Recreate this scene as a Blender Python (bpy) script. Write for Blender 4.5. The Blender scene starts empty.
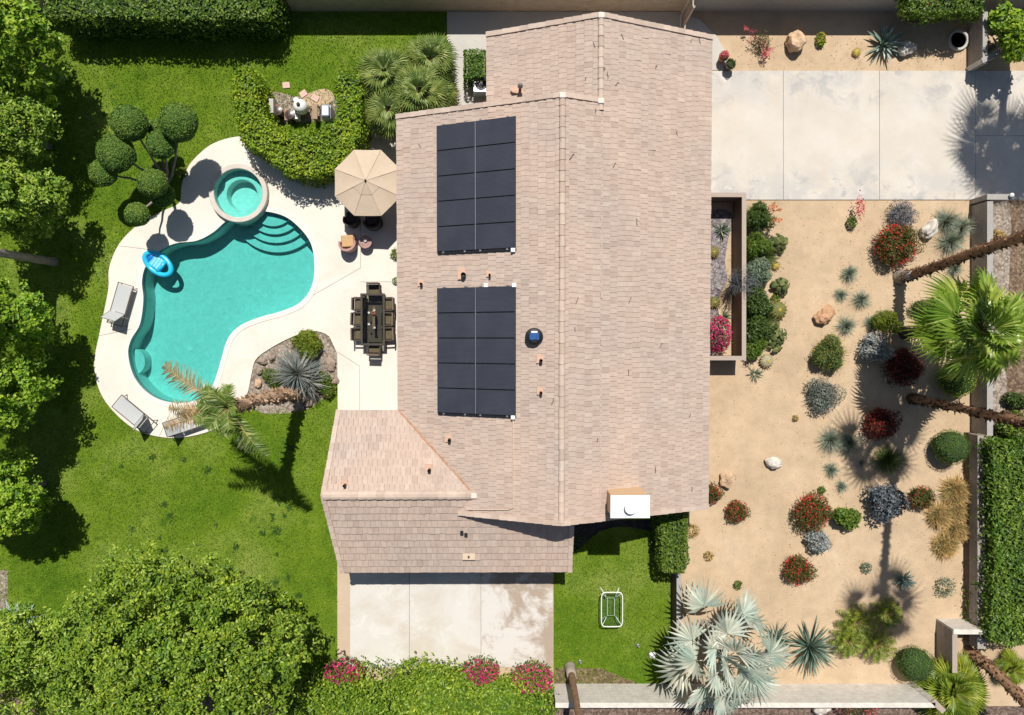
import bpy, bmesh, math, random
import numpy as np
from mathutils import Vector, Matrix, noise as mnoise

random.seed(7)
RNG = np.random.default_rng(7)
SC = bpy.context.scene
COL = SC.collection

# ------------------------------------------------------------------ camera
W_, H_ = 1024, 715
FPX, CAMH = 682.0, 32.5
NADIR = (505.0, 338.0)
_d = Vector(((NADIR[0]-512)/FPX, (357.5-NADIR[1])/FPX, -1)).normalized()
_q = _d.rotation_difference(Vector((0, 0, -1)))
RMAT = _q.to_matrix()

def at(px, py, z=0.0):
    """ground-survey helper: the place at height z which the drone picture shows at pixel px,py"""
    w = RMAT @ Vector(((px-512)/FPX, (357.5-py)/FPX, -1))
    t = (CAMH - z)/(-w.z)
    return Vector((w.x*t, w.y*t, z))

def at2(px, py, z=0.0):
    p = at(px, py, z); return (p.x, p.y)

def mpp(z=0.0):
    return (CAMH - z)/FPX

cam_d = bpy.data.cameras.new('camera')
cam = bpy.data.objects.new('camera', cam_d)
COL.objects.link(cam)
cam.location = (0, 0, CAMH)
cam.rotation_euler = RMAT.to_euler()
cam_d.sensor_width = 36
cam_d.lens = FPX/W_*36
cam_d.clip_end = 2000
SC.camera = cam

# ------------------------------------------------------------------ mesh builder
class MB:
    def __init__(s): s.V = []; s.F = []; s.n = 0
    def add(s, v, *faces):
        v = np.asarray(v, dtype=np.float64).reshape(-1, 3)
        for f in faces:
            f = np.asarray(f, dtype=np.int64)
            if f.ndim == 1: f = f[None, :]
            if len(f): s.F.append(f + s.n)
        s.V.append(v); s.n += len(v)
    def shift(s, d):
        d = np.asarray(d, float)
        s.V = [v + d for v in s.V]; return s
    def build(s, name, mat, parent=None, smooth=False, loc=None):
        me = bpy.data.meshes.new(name)
        if s.n:
            v = np.concatenate(s.V)
            loops = np.concatenate([f.ravel() for f in s.F])
            tot = np.concatenate([np.full(len(f), f.shape[1]) for f in s.F])
            start = np.concatenate([[0], np.cumsum(tot)[:-1]])
            me.vertices.add(len(v)); me.vertices.foreach_set('co', v.ravel())
            me.loops.add(len(loops)); me.loops.foreach_set('vertex_index', loops.astype(np.int32))
            me.polygons.add(len(tot))
            me.polygons.foreach_set('loop_start', start.astype(np.int32))
            me.polygons.foreach_set('loop_total', tot.astype(np.int32))
            me.update(calc_edges=True); me.validate()
            me.polygons.foreach_set('use_smooth', np.full(len(me.polygons), bool(smooth)))
        me.materials.append(mat)
        o = bpy.data.objects.new(name, me); COL.objects.link(o)
        if parent: o.parent = parent
        if loc is not None: o.location = loc
        return o

def tag(o, label=None, cat=None, group=None, kind=None):
    if label: o['label'] = label
    if cat: o['category'] = cat
    if group: o['group'] = group
    if kind: o['kind'] = kind
    return o

def empty(name, loc, label, cat, group=None, rz=0.0):
    o = bpy.data.objects.new(name, None); COL.objects.link(o)
    o.empty_display_size = .2
    o.location = loc; o.rotation_euler = (0, 0, rz)
    return tag(o, label, cat, group)

def structure(name, mb, mat, smooth=False):
    o = mb.build(name, mat, smooth=smooth); o['kind'] = 'structure'; return o

def dup(root, loc, rz, label=None, group=None):
    r = root.copy(); COL.objects.link(r); r.location = loc; r.rotation_euler = (0, 0, rz)
    if label: r['label'] = label
    if group: r['group'] = group
    for ch in list(root.children):
        c = ch.copy(); COL.objects.link(c); c.parent = r
        for g in list(ch.children):
            d = g.copy(); COL.objects.link(d); d.parent = c
    return r

def box(mb, x0, y0, z0, x1, y1, z1, rz=0, c=(0, 0)):
    v = np.array([[x0,y0,z0],[x1,y0,z0],[x1,y1,z0],[x0,y1,z0],[x0,y0,z1],[x1,y0,z1],[x1,y1,z1],[x0,y1,z1]], float)
    if rz:
        ca, sa = math.cos(rz), math.sin(rz); x = v[:,0]-c[0]; y = v[:,1]-c[1]
        v[:,0] = c[0]+ca*x-sa*y; v[:,1] = c[1]+sa*x+ca*y
    mb.add(v, [[0,3,2,1],[4,5,6,7],[0,1,5,4],[1,2,6,5],[2,3,7,6],[3,0,4,7]])

def bbox(mb, x0, y0, z0, x1, y1, z1, b=.02):
    """box with chamfered edges"""
    bm = bmesh.new()
    bmesh.ops.create_cube(bm, size=1)
    for v in bm.verts:
        v.co = ((x0+x1)/2+v.co.x*(x1-x0), (y0+y1)/2+v.co.y*(y1-y0), (z0+z1)/2+v.co.z*(z1-z0))
    bmesh.ops.bevel(bm, geom=bm.edges[:], offset=b, segments=2, affect='EDGES', profile=.5)
    frombm(mb, bm)

def frombm(mb, bm):
    bm.verts.index_update()
    v = [tuple(x.co) for x in bm.verts]; by = {}
    for f in bm.faces: by.setdefault(len(f.verts), []).append([x.index for x in f.verts])
    mb.add(v, *by.values()); bm.free()

def frames(pts):
    pts = np.asarray(pts, float); T = np.gradient(pts, axis=0)
    T /= np.linalg.norm(T, axis=1)[:, None] + 1e-9
    ref = np.array([0, 0, 1.]) if abs(T[0, 2]) < .9 else np.array([1., 0, 0])
    A = np.zeros_like(T); B = np.zeros_like(T)
    a = ref - T[0]*np.dot(ref, T[0]); a /= np.linalg.norm(a)
    for i in range(len(T)):
        a = a - T[i]*np.dot(a, T[i]); a /= np.linalg.norm(a)+1e-9
        A[i] = a; B[i] = np.cross(T[i], a)
    return T, A, B

def tube(mb, pts, r, sides=8, cap=True, closed=False, flat=1.0):
    pts = np.asarray(pts, float); n = len(pts)
    r = np.broadcast_to(np.asarray(r, float), (n,)) if np.ndim(r) < 2 else r
    if closed:
        ext = np.concatenate([pts[-2:], pts, pts[:2]]); T, A, B = frames(ext); A = A[2:-2]; B = B[2:-2]
    else: T, A, B = frames(pts)
    th = np.arange(sides)*2*math.pi/sides
    v = pts[:, None, :] + r[:, None, None]*(np.cos(th)[None, :, None]*A[:, None, :]*flat + np.sin(th)[None, :, None]*B[:, None, :])
    idx = np.arange(n*sides).reshape(n, sides); f = []
    rng = range(n) if closed else range(n-1)
    for i in rng:
        a = idx[i]; b = idx[(i+1) % n]
        f.append(np.stack([a, np.roll(a, -1), np.roll(b, -1), b], 1))
    fs = [np.concatenate(f)]
    if cap and not closed: fs += [idx[0][::-1].copy(), idx[-1].copy()]
    mb.add(v.reshape(-1, 3), *fs)

def lathe(mb, prof, sides=24, c=(0, 0, 0), wob=None, caps=True):
    th = np.arange(sides)*2*math.pi/sides; prof = np.asarray(prof, float); n = len(prof)
    rr = prof[:, 0][:, None]*np.ones(sides)[None]
    if wob is not None: rr = rr*wob(th)[None]
    v = np.stack([rr*np.cos(th), rr*np.sin(th), np.repeat(prof[:, 1][:, None], sides, 1)], -1) + np.array(c)
    idx = np.arange(n*sides).reshape(n, sides)
    f = [np.stack([idx[i], np.roll(idx[i], -1), np.roll(idx[i+1], -1), idx[i+1]], 1) for i in range(n-1)]
    fs = [np.concatenate(f)]
    if caps and prof[0, 0] > 1e-4: fs.append(idx[0][::-1].copy())
    if caps and prof[-1, 0] > 1e-4: fs.append(idx[-1].copy())
    mb.add(v.reshape(-1, 3), *fs)

def prism(mb, poly, z0, z1):
    """vertical extrusion of a polygon"""
    poly = np.asarray(poly, float); n = len(poly)
    if np.sum(poly[:, 0]*np.roll(poly[:, 1], -1)-np.roll(poly[:, 0], -1)*poly[:, 1]) < 0: poly = poly[::-1]
    v = np.concatenate([np.c_[poly, np.full(n, z0)], np.c_[poly, np.full(n, z1)]])
    i = np.arange(n); j = (i+1) % n
    mb.add(v, np.stack([i, j, j+n, i+n], 1), i[::-1].copy(), i+n)

def sheet(mb, outer, z, holes=(), skirt=0.0):
    """flat sheet with holes, optionally with a skirt down its rims"""
    bm = bmesh.new(); edges = []
    for lp in [outer]+list(holes):
        vs = [bm.verts.new((p[0], p[1], z)) for p in lp]
        for i in range(len(vs)): edges.append(bm.edges.new((vs[i], vs[(i+1) % len(vs)])))
    bmesh.ops.triangle_fill(bm, use_beauty=True, use_dissolve=False, edges=edges)
    for f in bm.faces:
        f.normal_update()
        if f.normal.z < 0: f.normal_flip()
    frombm(mb, bm)
    if skirt:
        for lp in [outer]+list(holes):
            p = np.asarray([(q[0], q[1]) for q in lp]); n = len(p); i = np.arange(n); j = (i+1) % n
            mb.add(np.concatenate([np.c_[p, np.full(n, z)], np.c_[p, np.full(n, z-skirt)]]), np.stack([i, j, j+n, i+n], 1))

def smooth_loop(pts, k=5):
    P = np.asarray(pts, float); n = len(P); out = []
    for i in range(n):
        a, b, c, d = P[i-1], P[i], P[(i+1) % n], P[(i+2) % n]
        for t in np.arange(k)/k:
            out.append(.5*((2*b)+(-a+c)*t+(2*a-5*b+4*c-d)*t*t+(-a+3*b-3*c+d)*t**3))
    return np.array(out)

def inpoly(P, poly):
    x, y = P[:, 0], P[:, 1]; poly = np.asarray(poly); r = np.zeros(len(P), bool)
    for i in range(len(poly)):
        x0, y0 = poly[i]; x1, y1 = poly[i-1]
        c = ((y0 > y) != (y1 > y)) & (x < (x1-x0)*(y-y0)/(y1-y0+1e-12)+x0); r ^= c
    return r

def norm(v): return v/(np.linalg.norm(v, axis=-1, keepdims=True)+1e-9)
def rdir(n): return norm(RNG.normal(size=(n, 3)))

# ------------------------------------------------------------------ materials
def mat(name):
    m = bpy.data.materials.new(name); m.use_nodes = True
    nt = m.node_tree; b = nt.nodes['Principled BSDF']; return m, nt, b
def N(nt, t, **kw):
    n = nt.nodes.new(t)
    for k, v in kw.items():
        if k in n.inputs.keys(): n.inputs[k].default_value = v
        else: setattr(n, k, v)
    return n
def L(nt, a, b): nt.links.new(a, b)
def c4(c): return (c[0], c[1], c[2], 1)
def ramp(nt, stops):
    r = nt.nodes.new('ShaderNodeValToRGB'); e = r.color_ramp.elements
    while len(e) < len(stops): e.new(.5)
    for el, (p, c) in zip(e, stops): el.position = p; el.color = c4(c)
    return r
def mixc(nt, fac, a, b, blend='MIX'):
    m = nt.nodes.new('ShaderNodeMix'); m.data_type = 'RGBA'; m.blend_type = blend
    for sock, val in ((m.inputs[0], fac), (m.inputs[6], a), (m.inputs[7], b)):
        if hasattr(val, 'links') or hasattr(val, 'is_linked'): L(nt, val, sock)
        else: sock.default_value = val if not isinstance(val, tuple) else c4(val)
    return m.outputs[2]
def noise(nt, scale, detail=4, rough=.55, coord=None, dist=0.0):
    n = N(nt, 'ShaderNodeTexNoise', Scale=scale, Detail=detail, Roughness=rough, Distortion=dist)
    if coord is None:
        tc = nt.nodes.new('ShaderNodeTexCoord'); coord = tc.outputs['Object']
    L(nt, coord, n.inputs['Vector']); return n.outputs['Fac']
def bump(nt, b, h, strength=.3, dist=.02):
    n = N(nt, 'ShaderNodeBump', Strength=strength, Distance=dist); L(nt, h, n.inputs['Height']); L(nt, n.outputs['Normal'], b.inputs['Normal'])

def plain(name, col, rough=.5, metal=0., var=.12, scale=6., bmp=.15, spec=None):
    m, nt, b = mat(name)
    f = noise(nt, scale, 5, .6)
    r = ramp(nt, [(.3, tuple(c*(1-var) for c in col)), (.7, tuple(min(1, c*(1+var)) for c in col))])
    L(nt, f, r.inputs[0]); L(nt, r.outputs[0], b.inputs['Base Color'])
    b.inputs['Roughness'].default_value = rough; b.inputs['Metallic'].default_value = metal
    if spec is not None: b.inputs['Specular IOR Level'].default_value = spec
    if bmp: bump(nt, b, noise(nt, scale*6, 3), bmp, .01)
    return m

def leafmat(name, c1, c2, c3=None, trans=.3, rough=.45, patch=None):
    m, nt, b = mat(name)
    g = nt.nodes.new('ShaderNodeNewGeometry')
    st = [(0, c1), (1, c2)] if c3 is None else [(0, c1), (.75, c2), (1, c3)]
    r = ramp(nt, st); L(nt, g.outputs['Random Per Island'], r.inputs[0])
    col = r.outputs[0]
    # slow change of hue through the crown (older and younger growth)
    f = noise(nt, patch or .9, 3, .6)
    r2 = ramp(nt, [(.35, (.72, .85, .8)), (.65, (1.25, 1.12, 1.0))]); L(nt, f, r2.inputs[0])
    col = mixc(nt, 1.0, col, r2.outputs[0], 'MULTIPLY')
    L(nt, col, b.inputs['Base Color']); b.inputs['Roughness'].default_value = rough
    b.inputs['Specular IOR Level'].default_value = .35
    t = nt.nodes.new('ShaderNodeBsdfTranslucent')
    tcol = mixc(nt, 1.0, col, (1.25, 1.35, .55), 'MULTIPLY'); L(nt, tcol, t.inputs['Color'])
    mx = nt.nodes.new('ShaderNodeMixShader'); mx.inputs[0].default_value = trans
    L(nt, b.outputs[0], mx.inputs[1]); L(nt, t.outputs[0], mx.inputs[2])
    L(nt, mx.outputs[0], nt.nodes['Material Output'].inputs[0]); return m

def concrete(name, base, stains, rough=.8, pebble=0.):
    """weathered concrete: base tone, list of (scale, lo, hi, colour, amount) blotches"""
    m, nt, b = mat(name); col = None
    f = noise(nt, .7, 6, .65)
    r = ramp(nt, [(.3, tuple(c*.93 for c in base)), (.7, tuple(min(.95, c*1.04) for c in base))]); L(nt, f, r.inputs[0]); col = r.outputs[0]
    for i, (sc, lo, hi, cc, amt) in enumerate(stains):
        tc = nt.nodes.new('ShaderNodeTexCoord'); mp = N(nt, 'ShaderNodeMapping'); mp.inputs['Location'].default_value = (i*7.3+3, i*3.1, 0)
        L(nt, tc.outputs['Object'], mp.inputs['Vector'])
        g = noise(nt, sc, 7, .68, mp.outputs[0], .6); rr = ramp(nt, [(lo, (0, 0, 0)), (hi, (amt, amt, amt))]); L(nt, g, rr.inputs[0])
        col = mixc(nt, rr.outputs[0], col, cc)
    fine = noise(nt, 45, 4, .7); r3 = ramp(nt, [(.3, (.92, .92, .92)), (.7, (1.05, 1.05, 1.05))]); L(nt, fine, r3.inputs[0])
    col = mixc(nt, 1.0, col, r3.outputs[0], 'MULTIPLY')
    L(nt, col, b.inputs['Base Color']); b.inputs['Roughness'].default_value = rough
    bump(nt, b, fine, .12, .01); return m

def blockmat(name, c1, c2, mortar, scale=1.0, bw=.4, rh=.2):
    m, nt, b = mat(name)
    tc = nt.nodes.new('ShaderNodeTexCoord'); sx = nt.nodes.new('ShaderNodeSeparateXYZ'); L(nt, tc.outputs['Object'], sx.inputs[0])
    ad = N(nt, 'ShaderNodeMath', operation='ADD'); L(nt, sx.outputs[0], ad.inputs[0]); L(nt, sx.outputs[1], ad.inputs[1])
    cx = nt.nodes.new('ShaderNodeCombineXYZ'); L(nt, ad.outputs[0], cx.inputs[0]); L(nt, sx.outputs[2], cx.inputs[1])
    br = N(nt, 'ShaderNodeTexBrick', Color1=c4(c1), Color2=c4(c2), Mortar=c4(mortar), Scale=scale)
    br.inputs['Mortar Size'].default_value = .008; br.inputs['Brick Width'].default_value = bw; br.inputs['Row Height'].default_value = rh
    L(nt, cx.outputs[0], br.inputs['Vector'])
    f = noise(nt, 3, 6, .7); r = ramp(nt, [(.3, (.82, .82, .82)), (.7, (1.1, 1.1, 1.1))]); L(nt, f, r.inputs[0])
    L(nt, mixc(nt, 1.0, br.outputs[0], r.outputs[0], 'MULTIPLY'), b.inputs['Base Color']); b.inputs['Roughness'].default_value = .85
    bump(nt, b, br.outputs['Fac'], -.4, .01); return m

M = {}
def island_mat(name, stops, rough=.8, nscale=2.2, amp=.12, bmp=.25):
    m, nt, b = mat(name)
    g = nt.nodes.new('ShaderNodeNewGeometry'); r = ramp(nt, stops); L(nt, g.outputs['Random Per Island'], r.inputs[0])
    f = noise(nt, nscale, 6, .65); r2 = ramp(nt, [(.3, (1-amp,)*3), (.7, (1+amp,)*3)]); L(nt, f, r2.inputs[0])
    c = mixc(nt, 1.0, r.outputs[0], r2.outputs[0], 'MULTIPLY')
    f3 = noise(nt, .35, 4, .6); r3 = ramp(nt, [(.35, (.93, .95, .97)), (.65, (1.05, 1.02, 1.0))]); L(nt, f3, r3.inputs[0])
    c = mixc(nt, 1.0, c, r3.outputs[0], 'MULTIPLY')
    L(nt, c, b.inputs['Base Color']); b.inputs['Roughness'].default_value = rough
    bump(nt, b, noise(nt, 30, 4), bmp, .01); return m
# ------------------------------------------------------------------ material library
def sandmat():
    m, nt, b = mat('desert_sand')
    f = noise(nt, .35, 6, .6); r = ramp(nt, [(.3, (.465, .345, .225)), (.55, (.545, .408, .27)), (.75, (.59, .452, .31))]); L(nt, f, r.inputs[0])
    g = noise(nt, 28, 5, .75); r2 = ramp(nt, [(.32, (.72, .70, .68)), (.5, (1, 1, 1)), (.72, (1.16, 1.15, 1.13))]); L(nt, g, r2.inputs[0])
    c = mixc(nt, 1.0, r.outputs[0], r2.outputs[0], 'MULTIPLY')
    h = noise(nt, 1.6, 5, .7); r3 = ramp(nt, [(.35, (.9, .9, .9)), (.65, (1.06, 1.06, 1.06))]); L(nt, h, r3.inputs[0])
    c = mixc(nt, 1.0, c, r3.outputs[0], 'MULTIPLY')
    L(nt, c, b.inputs['Base Color']); b.inputs['Roughness'].default_value = .95
    b.inputs['Specular IOR Level'].default_value = .15
    bump(nt, b, g, .5, .03); return m
def lawnmat(name='lawn_turf'):
    m, nt, b = mat(name)
    f = noise(nt, .22, 5, .6); r = ramp(nt, [(.3, (.070, .150, .006)), (.5, (.135, .215, .014)), (.72, (.25, .30, .065))]); L(nt, f, r.inputs[0])
    g = noise(nt, 1.5, 5, .7); r2 = ramp(nt, [(.3, (.68, .76, .7)), (.55, (1, 1, 1)), (.75, (1.22, 1.12, 1.2))]); L(nt, g, r2.inputs[0])
    c = mixc(nt, 1.0, r.outputs[0], r2.outputs[0], 'MULTIPLY')
    h = noise(nt, 22, 4, .7); r3 = ramp(nt, [(.3, (.7, .74, .7)), (.7, (1.22, 1.2, 1.2))]); L(nt, h, r3.inputs[0])
    c = mixc(nt, 1.0, c, r3.outputs[0], 'MULTIPLY')
    v = N(nt, 'ShaderNodeTexVoronoi', Scale=.85); tc = nt.nodes.new('ShaderNodeTexCoord'); L(nt, tc.outputs['Object'], v.inputs['Vector'])
    r4 = ramp(nt, [(.10, (.55, .72, .6)), (.2, (1, 1, 1))]); L(nt, v.outputs['Distance'], r4.inputs[0])
    c = mixc(nt, .8, c, r4.outputs[0], 'MULTIPLY')
    L(nt, c, b.inputs['Base Color']); b.inputs['Roughness'].default_value = .9; b.inputs['Specular IOR Level'].default_value = .15
    bump(nt, b, h, .8, .05); return m
def gravelmat(name, cols, scale=14):
    m, nt, b = mat(name)
    tc = nt.nodes.new('ShaderNodeTexCoord'); v = N(nt, 'ShaderNodeTexVoronoi', Scale=scale); L(nt, tc.outputs['Object'], v.inputs['Vector'])
    sp = nt.nodes.new('ShaderNodeSeparateColor'); L(nt, v.outputs['Color'], sp.inputs[0])
    r = ramp(nt, cols); L(nt, sp.outputs[0], r.inputs[0])
    r2 = ramp(nt, [(.0, (1.1, 1.1, 1.1)), (.6, (.5, .5, .5))]); L(nt, v.outputs['Distance'], r2.inputs[0])
    L(nt, mixc(nt, .6, r.outputs[0], r2.outputs[0], 'MULTIPLY'), b.inputs['Base Color']); b.inputs['Roughness'].default_value = .9
    bump(nt, b, v.outputs['Distance'], -.8, .04); return m
def watermat(name, tint):
    m, nt, b = mat(name); nt.nodes.remove(b)
    t = nt.nodes.new('ShaderNodeBsdfTransparent'); 
    f = noise(nt, 3.2, 8, .75, None, .6); r = ramp(nt, [(.3, tuple(c*.90 for c in tint)), (.7, tuple(min(1, c*1.07) for c in tint))]); L(nt, f, r.inputs[0]); L(nt, r.outputs[0], t.inputs[0])
    g = N(nt, 'ShaderNodeBsdfGlossy', Roughness=.03); fr = N(nt, 'ShaderNodeFresnel', IOR=1.33)
    bp = N(nt, 'ShaderNodeBump', Strength=.35, Distance=.05); L(nt, noise(nt, 5.5, 4, .6, None, .8), bp.inputs['Height'])
    L(nt, bp.outputs[0], g.inputs['Normal']); L(nt, bp.outputs[0], fr.inputs['Normal'])
    mx = nt.nodes.new('ShaderNodeMixShader'); L(nt, fr.outputs[0], mx.inputs[0]); L(nt, t.outputs[0], mx.inputs[1]); L(nt, g.outputs[0], mx.inputs[2])
    L(nt, mx.outputs[0], nt.nodes['Material Output'].inputs[0]); return m
def glassmat(name, tint=(.75, .85, .8)):
    m, nt, b = mat(name); nt.nodes.remove(b)
    t = nt.nodes.new('ShaderNodeBsdfTransparent'); t.inputs[0].default_value = c4(tint)
    g = N(nt, 'ShaderNodeBsdfGlossy', Roughness=.02); fr = N(nt, 'ShaderNodeFresnel', IOR=1.5)
    mx = nt.nodes.new('ShaderNodeMixShader'); L(nt, fr.outputs[0], mx.inputs[0]); L(nt, t.outputs[0], mx.inputs[1]); L(nt, g.outputs[0], mx.inputs[2])
    L(nt, mx.outputs[0], nt.nodes['Material Output'].inputs[0]); return m
def panelmat():
    m, nt, b = mat('solar_glass')
    tc = nt.nodes.new('ShaderNodeTexCoord'); sx = nt.nodes.new('ShaderNodeSeparateXYZ'); L(nt, tc.outputs['Object'], sx.inputs[0])
    w = N(nt, 'ShaderNodeTexWave', Scale=6.4); w.wave_type = 'BANDS'; w.bands_direction = 'Y'; L(nt, tc.outputs['Object'], w.inputs['Vector'])
    r = ramp(nt, [(.0, (.032, .036, .050)), (.9, (.040, .045, .062)), (1, (.07, .075, .09))]); L(nt, w.outputs[0], r.inputs[0])
    f = noise(nt, .8, 4, .6); r2 = ramp(nt, [(.3, (.85, .85, .85)), (.7, (1.18, 1.15, 1.12))]); L(nt, f, r2.inputs[0])
    L(nt, mixc(nt, 1.0, r.outputs[0], r2.outputs[0], 'MULTIPLY'), b.inputs['Base Color'])
    b.inputs['Roughness'].default_value = .32; b.inputs['Specular IOR Level'].default_value = .45
    return m
def wickermat(name, a, bcol, sc=55):
    m, nt, b = mat(name)
    tc = nt.nodes.new('ShaderNodeTexCoord'); ck = N(nt, 'ShaderNodeTexChecker', Scale=sc, Color1=c4(a), Color2=c4(bcol)); L(nt, tc.outputs['Object'], ck.inputs[0])
    f = noise(nt, 9, 4); r = ramp(nt, [(.3, (.75, .75, .75)), (.7, (1.2, 1.2, 1.2))]); L(nt, f, r.inputs[0])
    L(nt, mixc(nt, 1.0, ck.outputs[0], r.outputs[0], 'MULTIPLY'), b.inputs['Base Color']); b.inputs['Roughness'].default_value = .7
    bump(nt, b, ck.outputs[1], .4, .01); return m
def barkmat(name, a, bcol, sc=5):
    m, nt, b = mat(name)
    f = noise(nt, sc, 7, .7, None, .7); r = ramp(nt, [(.3, a), (.7, bcol)]); L(nt, f, r.inputs[0])
    g = nt.nodes.new('ShaderNodeNewGeometry'); r2 = ramp(nt, [(0, (.7, .7, .7)), (1, (1.3, 1.25, 1.2))]); L(nt, g.outputs['Random Per Island'], r2.inputs[0])
    L(nt, mixc(nt, 1.0, r.outputs[0], r2.outputs[0], 'MULTIPLY'), b.inputs['Base Color']); b.inputs['Roughness'].default_value = .95
    bump(nt, b, f, .8, .05); return m
def plastermat(name, a, bcol):
    m, nt, b = mat(name)
    f = noise(nt, 6, 7, .8); r = ramp(nt, [(.3, a), (.7, bcol)]); L(nt, f, r.inputs[0]); L(nt, r.outputs[0], b.inputs['Base Color']); b.inputs['Roughness'].default_value = .7
    bump(nt, b, f, .4, .02); return m

def drivemat():
    m, nt, b = mat('driveway_concrete')
    f = noise(nt, .6, 6, .65); r = ramp(nt, [(.3, (.55, .495, .42)), (.5, (.59, .54, .47)), (.7, (.63, .585, .52))]); L(nt, f, r.inputs[0]); col = r.outputs[0]
    tc = nt.nodes.new('ShaderNodeTexCoord'); sx = nt.nodes.new('ShaderNodeSeparateXYZ'); L(nt, tc.outputs['Object'], sx.inputs[0])
    a = N(nt, 'ShaderNodeMath', operation='SUBTRACT'); a.inputs[1].default_value = 9.6; L(nt, sx.outputs[1], a.inputs[0])
    ab = N(nt, 'ShaderNodeMath', operation='ABSOLUTE'); L(nt, a.outputs[0], ab.inputs[0])
    e = N(nt, 'ShaderNodeMapRange'); e.inputs[1].default_value = .6; e.inputs[2].default_value = 3.0; L(nt, ab.outputs[0], e.inputs[0])
    def stain(sc, lo, hi, colr, amt, col, edge=True, loc=0):
        mp = N(nt, 'ShaderNodeMapping'); mp.inputs['Location'].default_value = (loc, loc*.7, 0); L(nt, tc.outputs['Object'], mp.inputs['Vector'])
        g = noise(nt, sc, 8, .66, mp.outputs[0], .5); rr = ramp(nt, [(lo, (0, 0, 0)), (hi, (amt,)*3)]); L(nt, g, rr.inputs[0])
        fac = rr.outputs[0]
        if edge:
            mu = N(nt, 'ShaderNodeMath', operation='MULTIPLY'); L(nt, fac, mu.inputs[0]); L(nt, e.outputs[0], mu.inputs[1]); fac = mu.outputs[0]
        return mixc(nt, fac, col, colr)
    col = stain(.55, .43, .56, (.40, .40, .405), .55, col, True, 4); col = stain(.9, .54, .61, (.30, .305, .32), .6, col, True, 9)
    col = stain(1.1, .60, .66, (.66, .65, .63), .6, col, True, 15); col = stain(.4, .55, .7, (.60, .49, .36), .4, col, False, 21); col = stain(3.0, .62, .7, (.48, .42, .36), .4, col, False, 30)
    fine = noise(nt, 40, 5, .75); r3 = ramp(nt, [(.3, (.90, .90, .90)), (.7, (1.06, 1.06, 1.06))]); L(nt, fine, r3.inputs[0])
    col = mixc(nt, 1.0, col, r3.outputs[0], 'MULTIPLY'); L(nt, col, b.inputs['Base Color']); b.inputs['Roughness'].default_value = .85
    bump(nt, b, fine, .15, .01); return m
M['tanstrip'] = concrete('tan_kerb', (.52, .40, .29), [(.6, .5, .7, (.60, .50, .40), .5)])
M['bark_tan'] = barkmat('tan_palm_bark', (.28, .18, .11), (.58, .43, .30), 5)
M['ridge_end'] = plain('ridge_end_mortar', (.66, .60, .53), .8, var=.1)
M['darkgrass_shade'] = gravelmat('dark_grass_shade', [(0, (.02, .02, .02)), (.5, (.05, .048, .045)), (1, (.09, .085, .08))], 12)
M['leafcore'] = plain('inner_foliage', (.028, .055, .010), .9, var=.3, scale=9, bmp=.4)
M['sand'] = sandmat(); M['lawn'] = lawnmat()
M['verge'] = gravelmat('bark_mulch', [(0, (.10, .062, .045)), (.5, (.19, .125, .095)), (1, (.30, .22, .18))], 11)
M['gravel_grey'] = gravelmat('purple_gravel', [(0, (.13, .11, .115)), (.5, (.26, .225, .23)), (1, (.42, .38, .38))], 12)
M['gravel_tan'] = gravelmat('tan_gravel', [(0, (.20, .15, .11)), (.5, (.36, .29, .23)), (1, (.5, .43, .36))], 10)
M['soil'] = gravelmat('garden_soil', [(0, (.10, .06, .035)), (.5, (.20, .13, .08)), (1, (.32, .23, .15))], 9)
M['deck'] = concrete('pool_deck_concrete', (.70, .66, .585), [(.5, .5, .72, (.62, .50, .39), .5), (1.7, .58, .75, (.60, .58, .55), .35)])
M['drive'] = drivemat() if True else concrete('driveway_concrete', (.66, .60, .515), [(.55, .55, .66, (.50, .51, .53), .7), (.4, .55, .68, (.66, .55, .43), .5), (.9, .6, .68, (.72, .71, .69), .8), (.8, .64, .7, (.38, .40, .43), .6)])
M['slab'] = concrete('slab_concrete', (.61, .585, .54), [(.38, .45, .62, (.50, .42, .33), .55), (.8, .55, .7, (.72, .70, .66), .7)])
M['slab_wet'] = concrete('stained_slab_concrete', (.38, .30, .235), [(.33, .46, .54, (.62, .59, .55), .95), (.75, .56, .66, (.46, .40, .36), .6)])
M['path'] = concrete('path_concrete', (.50, .475, .43), [(.6, .5, .7, (.40, .38, .35), .5)])
M['joint'] = plain('joint_dirt', (.16, .13, .10), .9, var=.25)
M['tile'] = island_mat('clay_roof_tile', [(0, (.405, .31, .255)), (.12, (.452, .350, .288)), (.5, (.468, .366, .302)), (.9, (.484, .382, .316)), (1, (.505, .405, .335))], .85, 4.5, .10)
M['ridge'] = island_mat('ridge_tile', [(0, (.44, .34, .275)), (.5, (.50, .395, .32)), (1, (.55, .44, .36))], .85, 4.5, .1)
M['stucco'] = plain('house_stucco', (.52, .43, .34), .9, var=.06, scale=3)
M['fascia'] = plain('painted_fascia', (.36, .27, .21), .6, var=.08)
M['white'] = plain('white_paint', (.78, .77, .74), .5, var=.03, bmp=.05)
M['chim'] = plain('chimney_stucco', (.62, .42, .25), .85, var=.05)
M['clay'] = plain('clay_flashing', (.56, .36, .26), .75, var=.15, scale=12)
M['rust'] = plain('rusty_flashing', (.42, .22, .12), .7, var=.25, scale=8)
M['black'] = plain('black_metal', (.018, .018, .02), .45, .3, var=.2)
M['lead'] = plain('grey_metal', (.30, .31, .32), .45, .6, var=.1)
M['bluecell'] = plain('blue_solar_cell', (.03, .09, .26), .2, 0, var=.3, scale=9, bmp=0)
M['panel'] = panelmat(); M['pframe'] = plain('panel_frame', (.02, .021, .025), .4, .5, var=.1)
M['rail'] = plain('aluminium_rail', (.55, .56, .58), .35, .8, var=.06)
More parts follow.
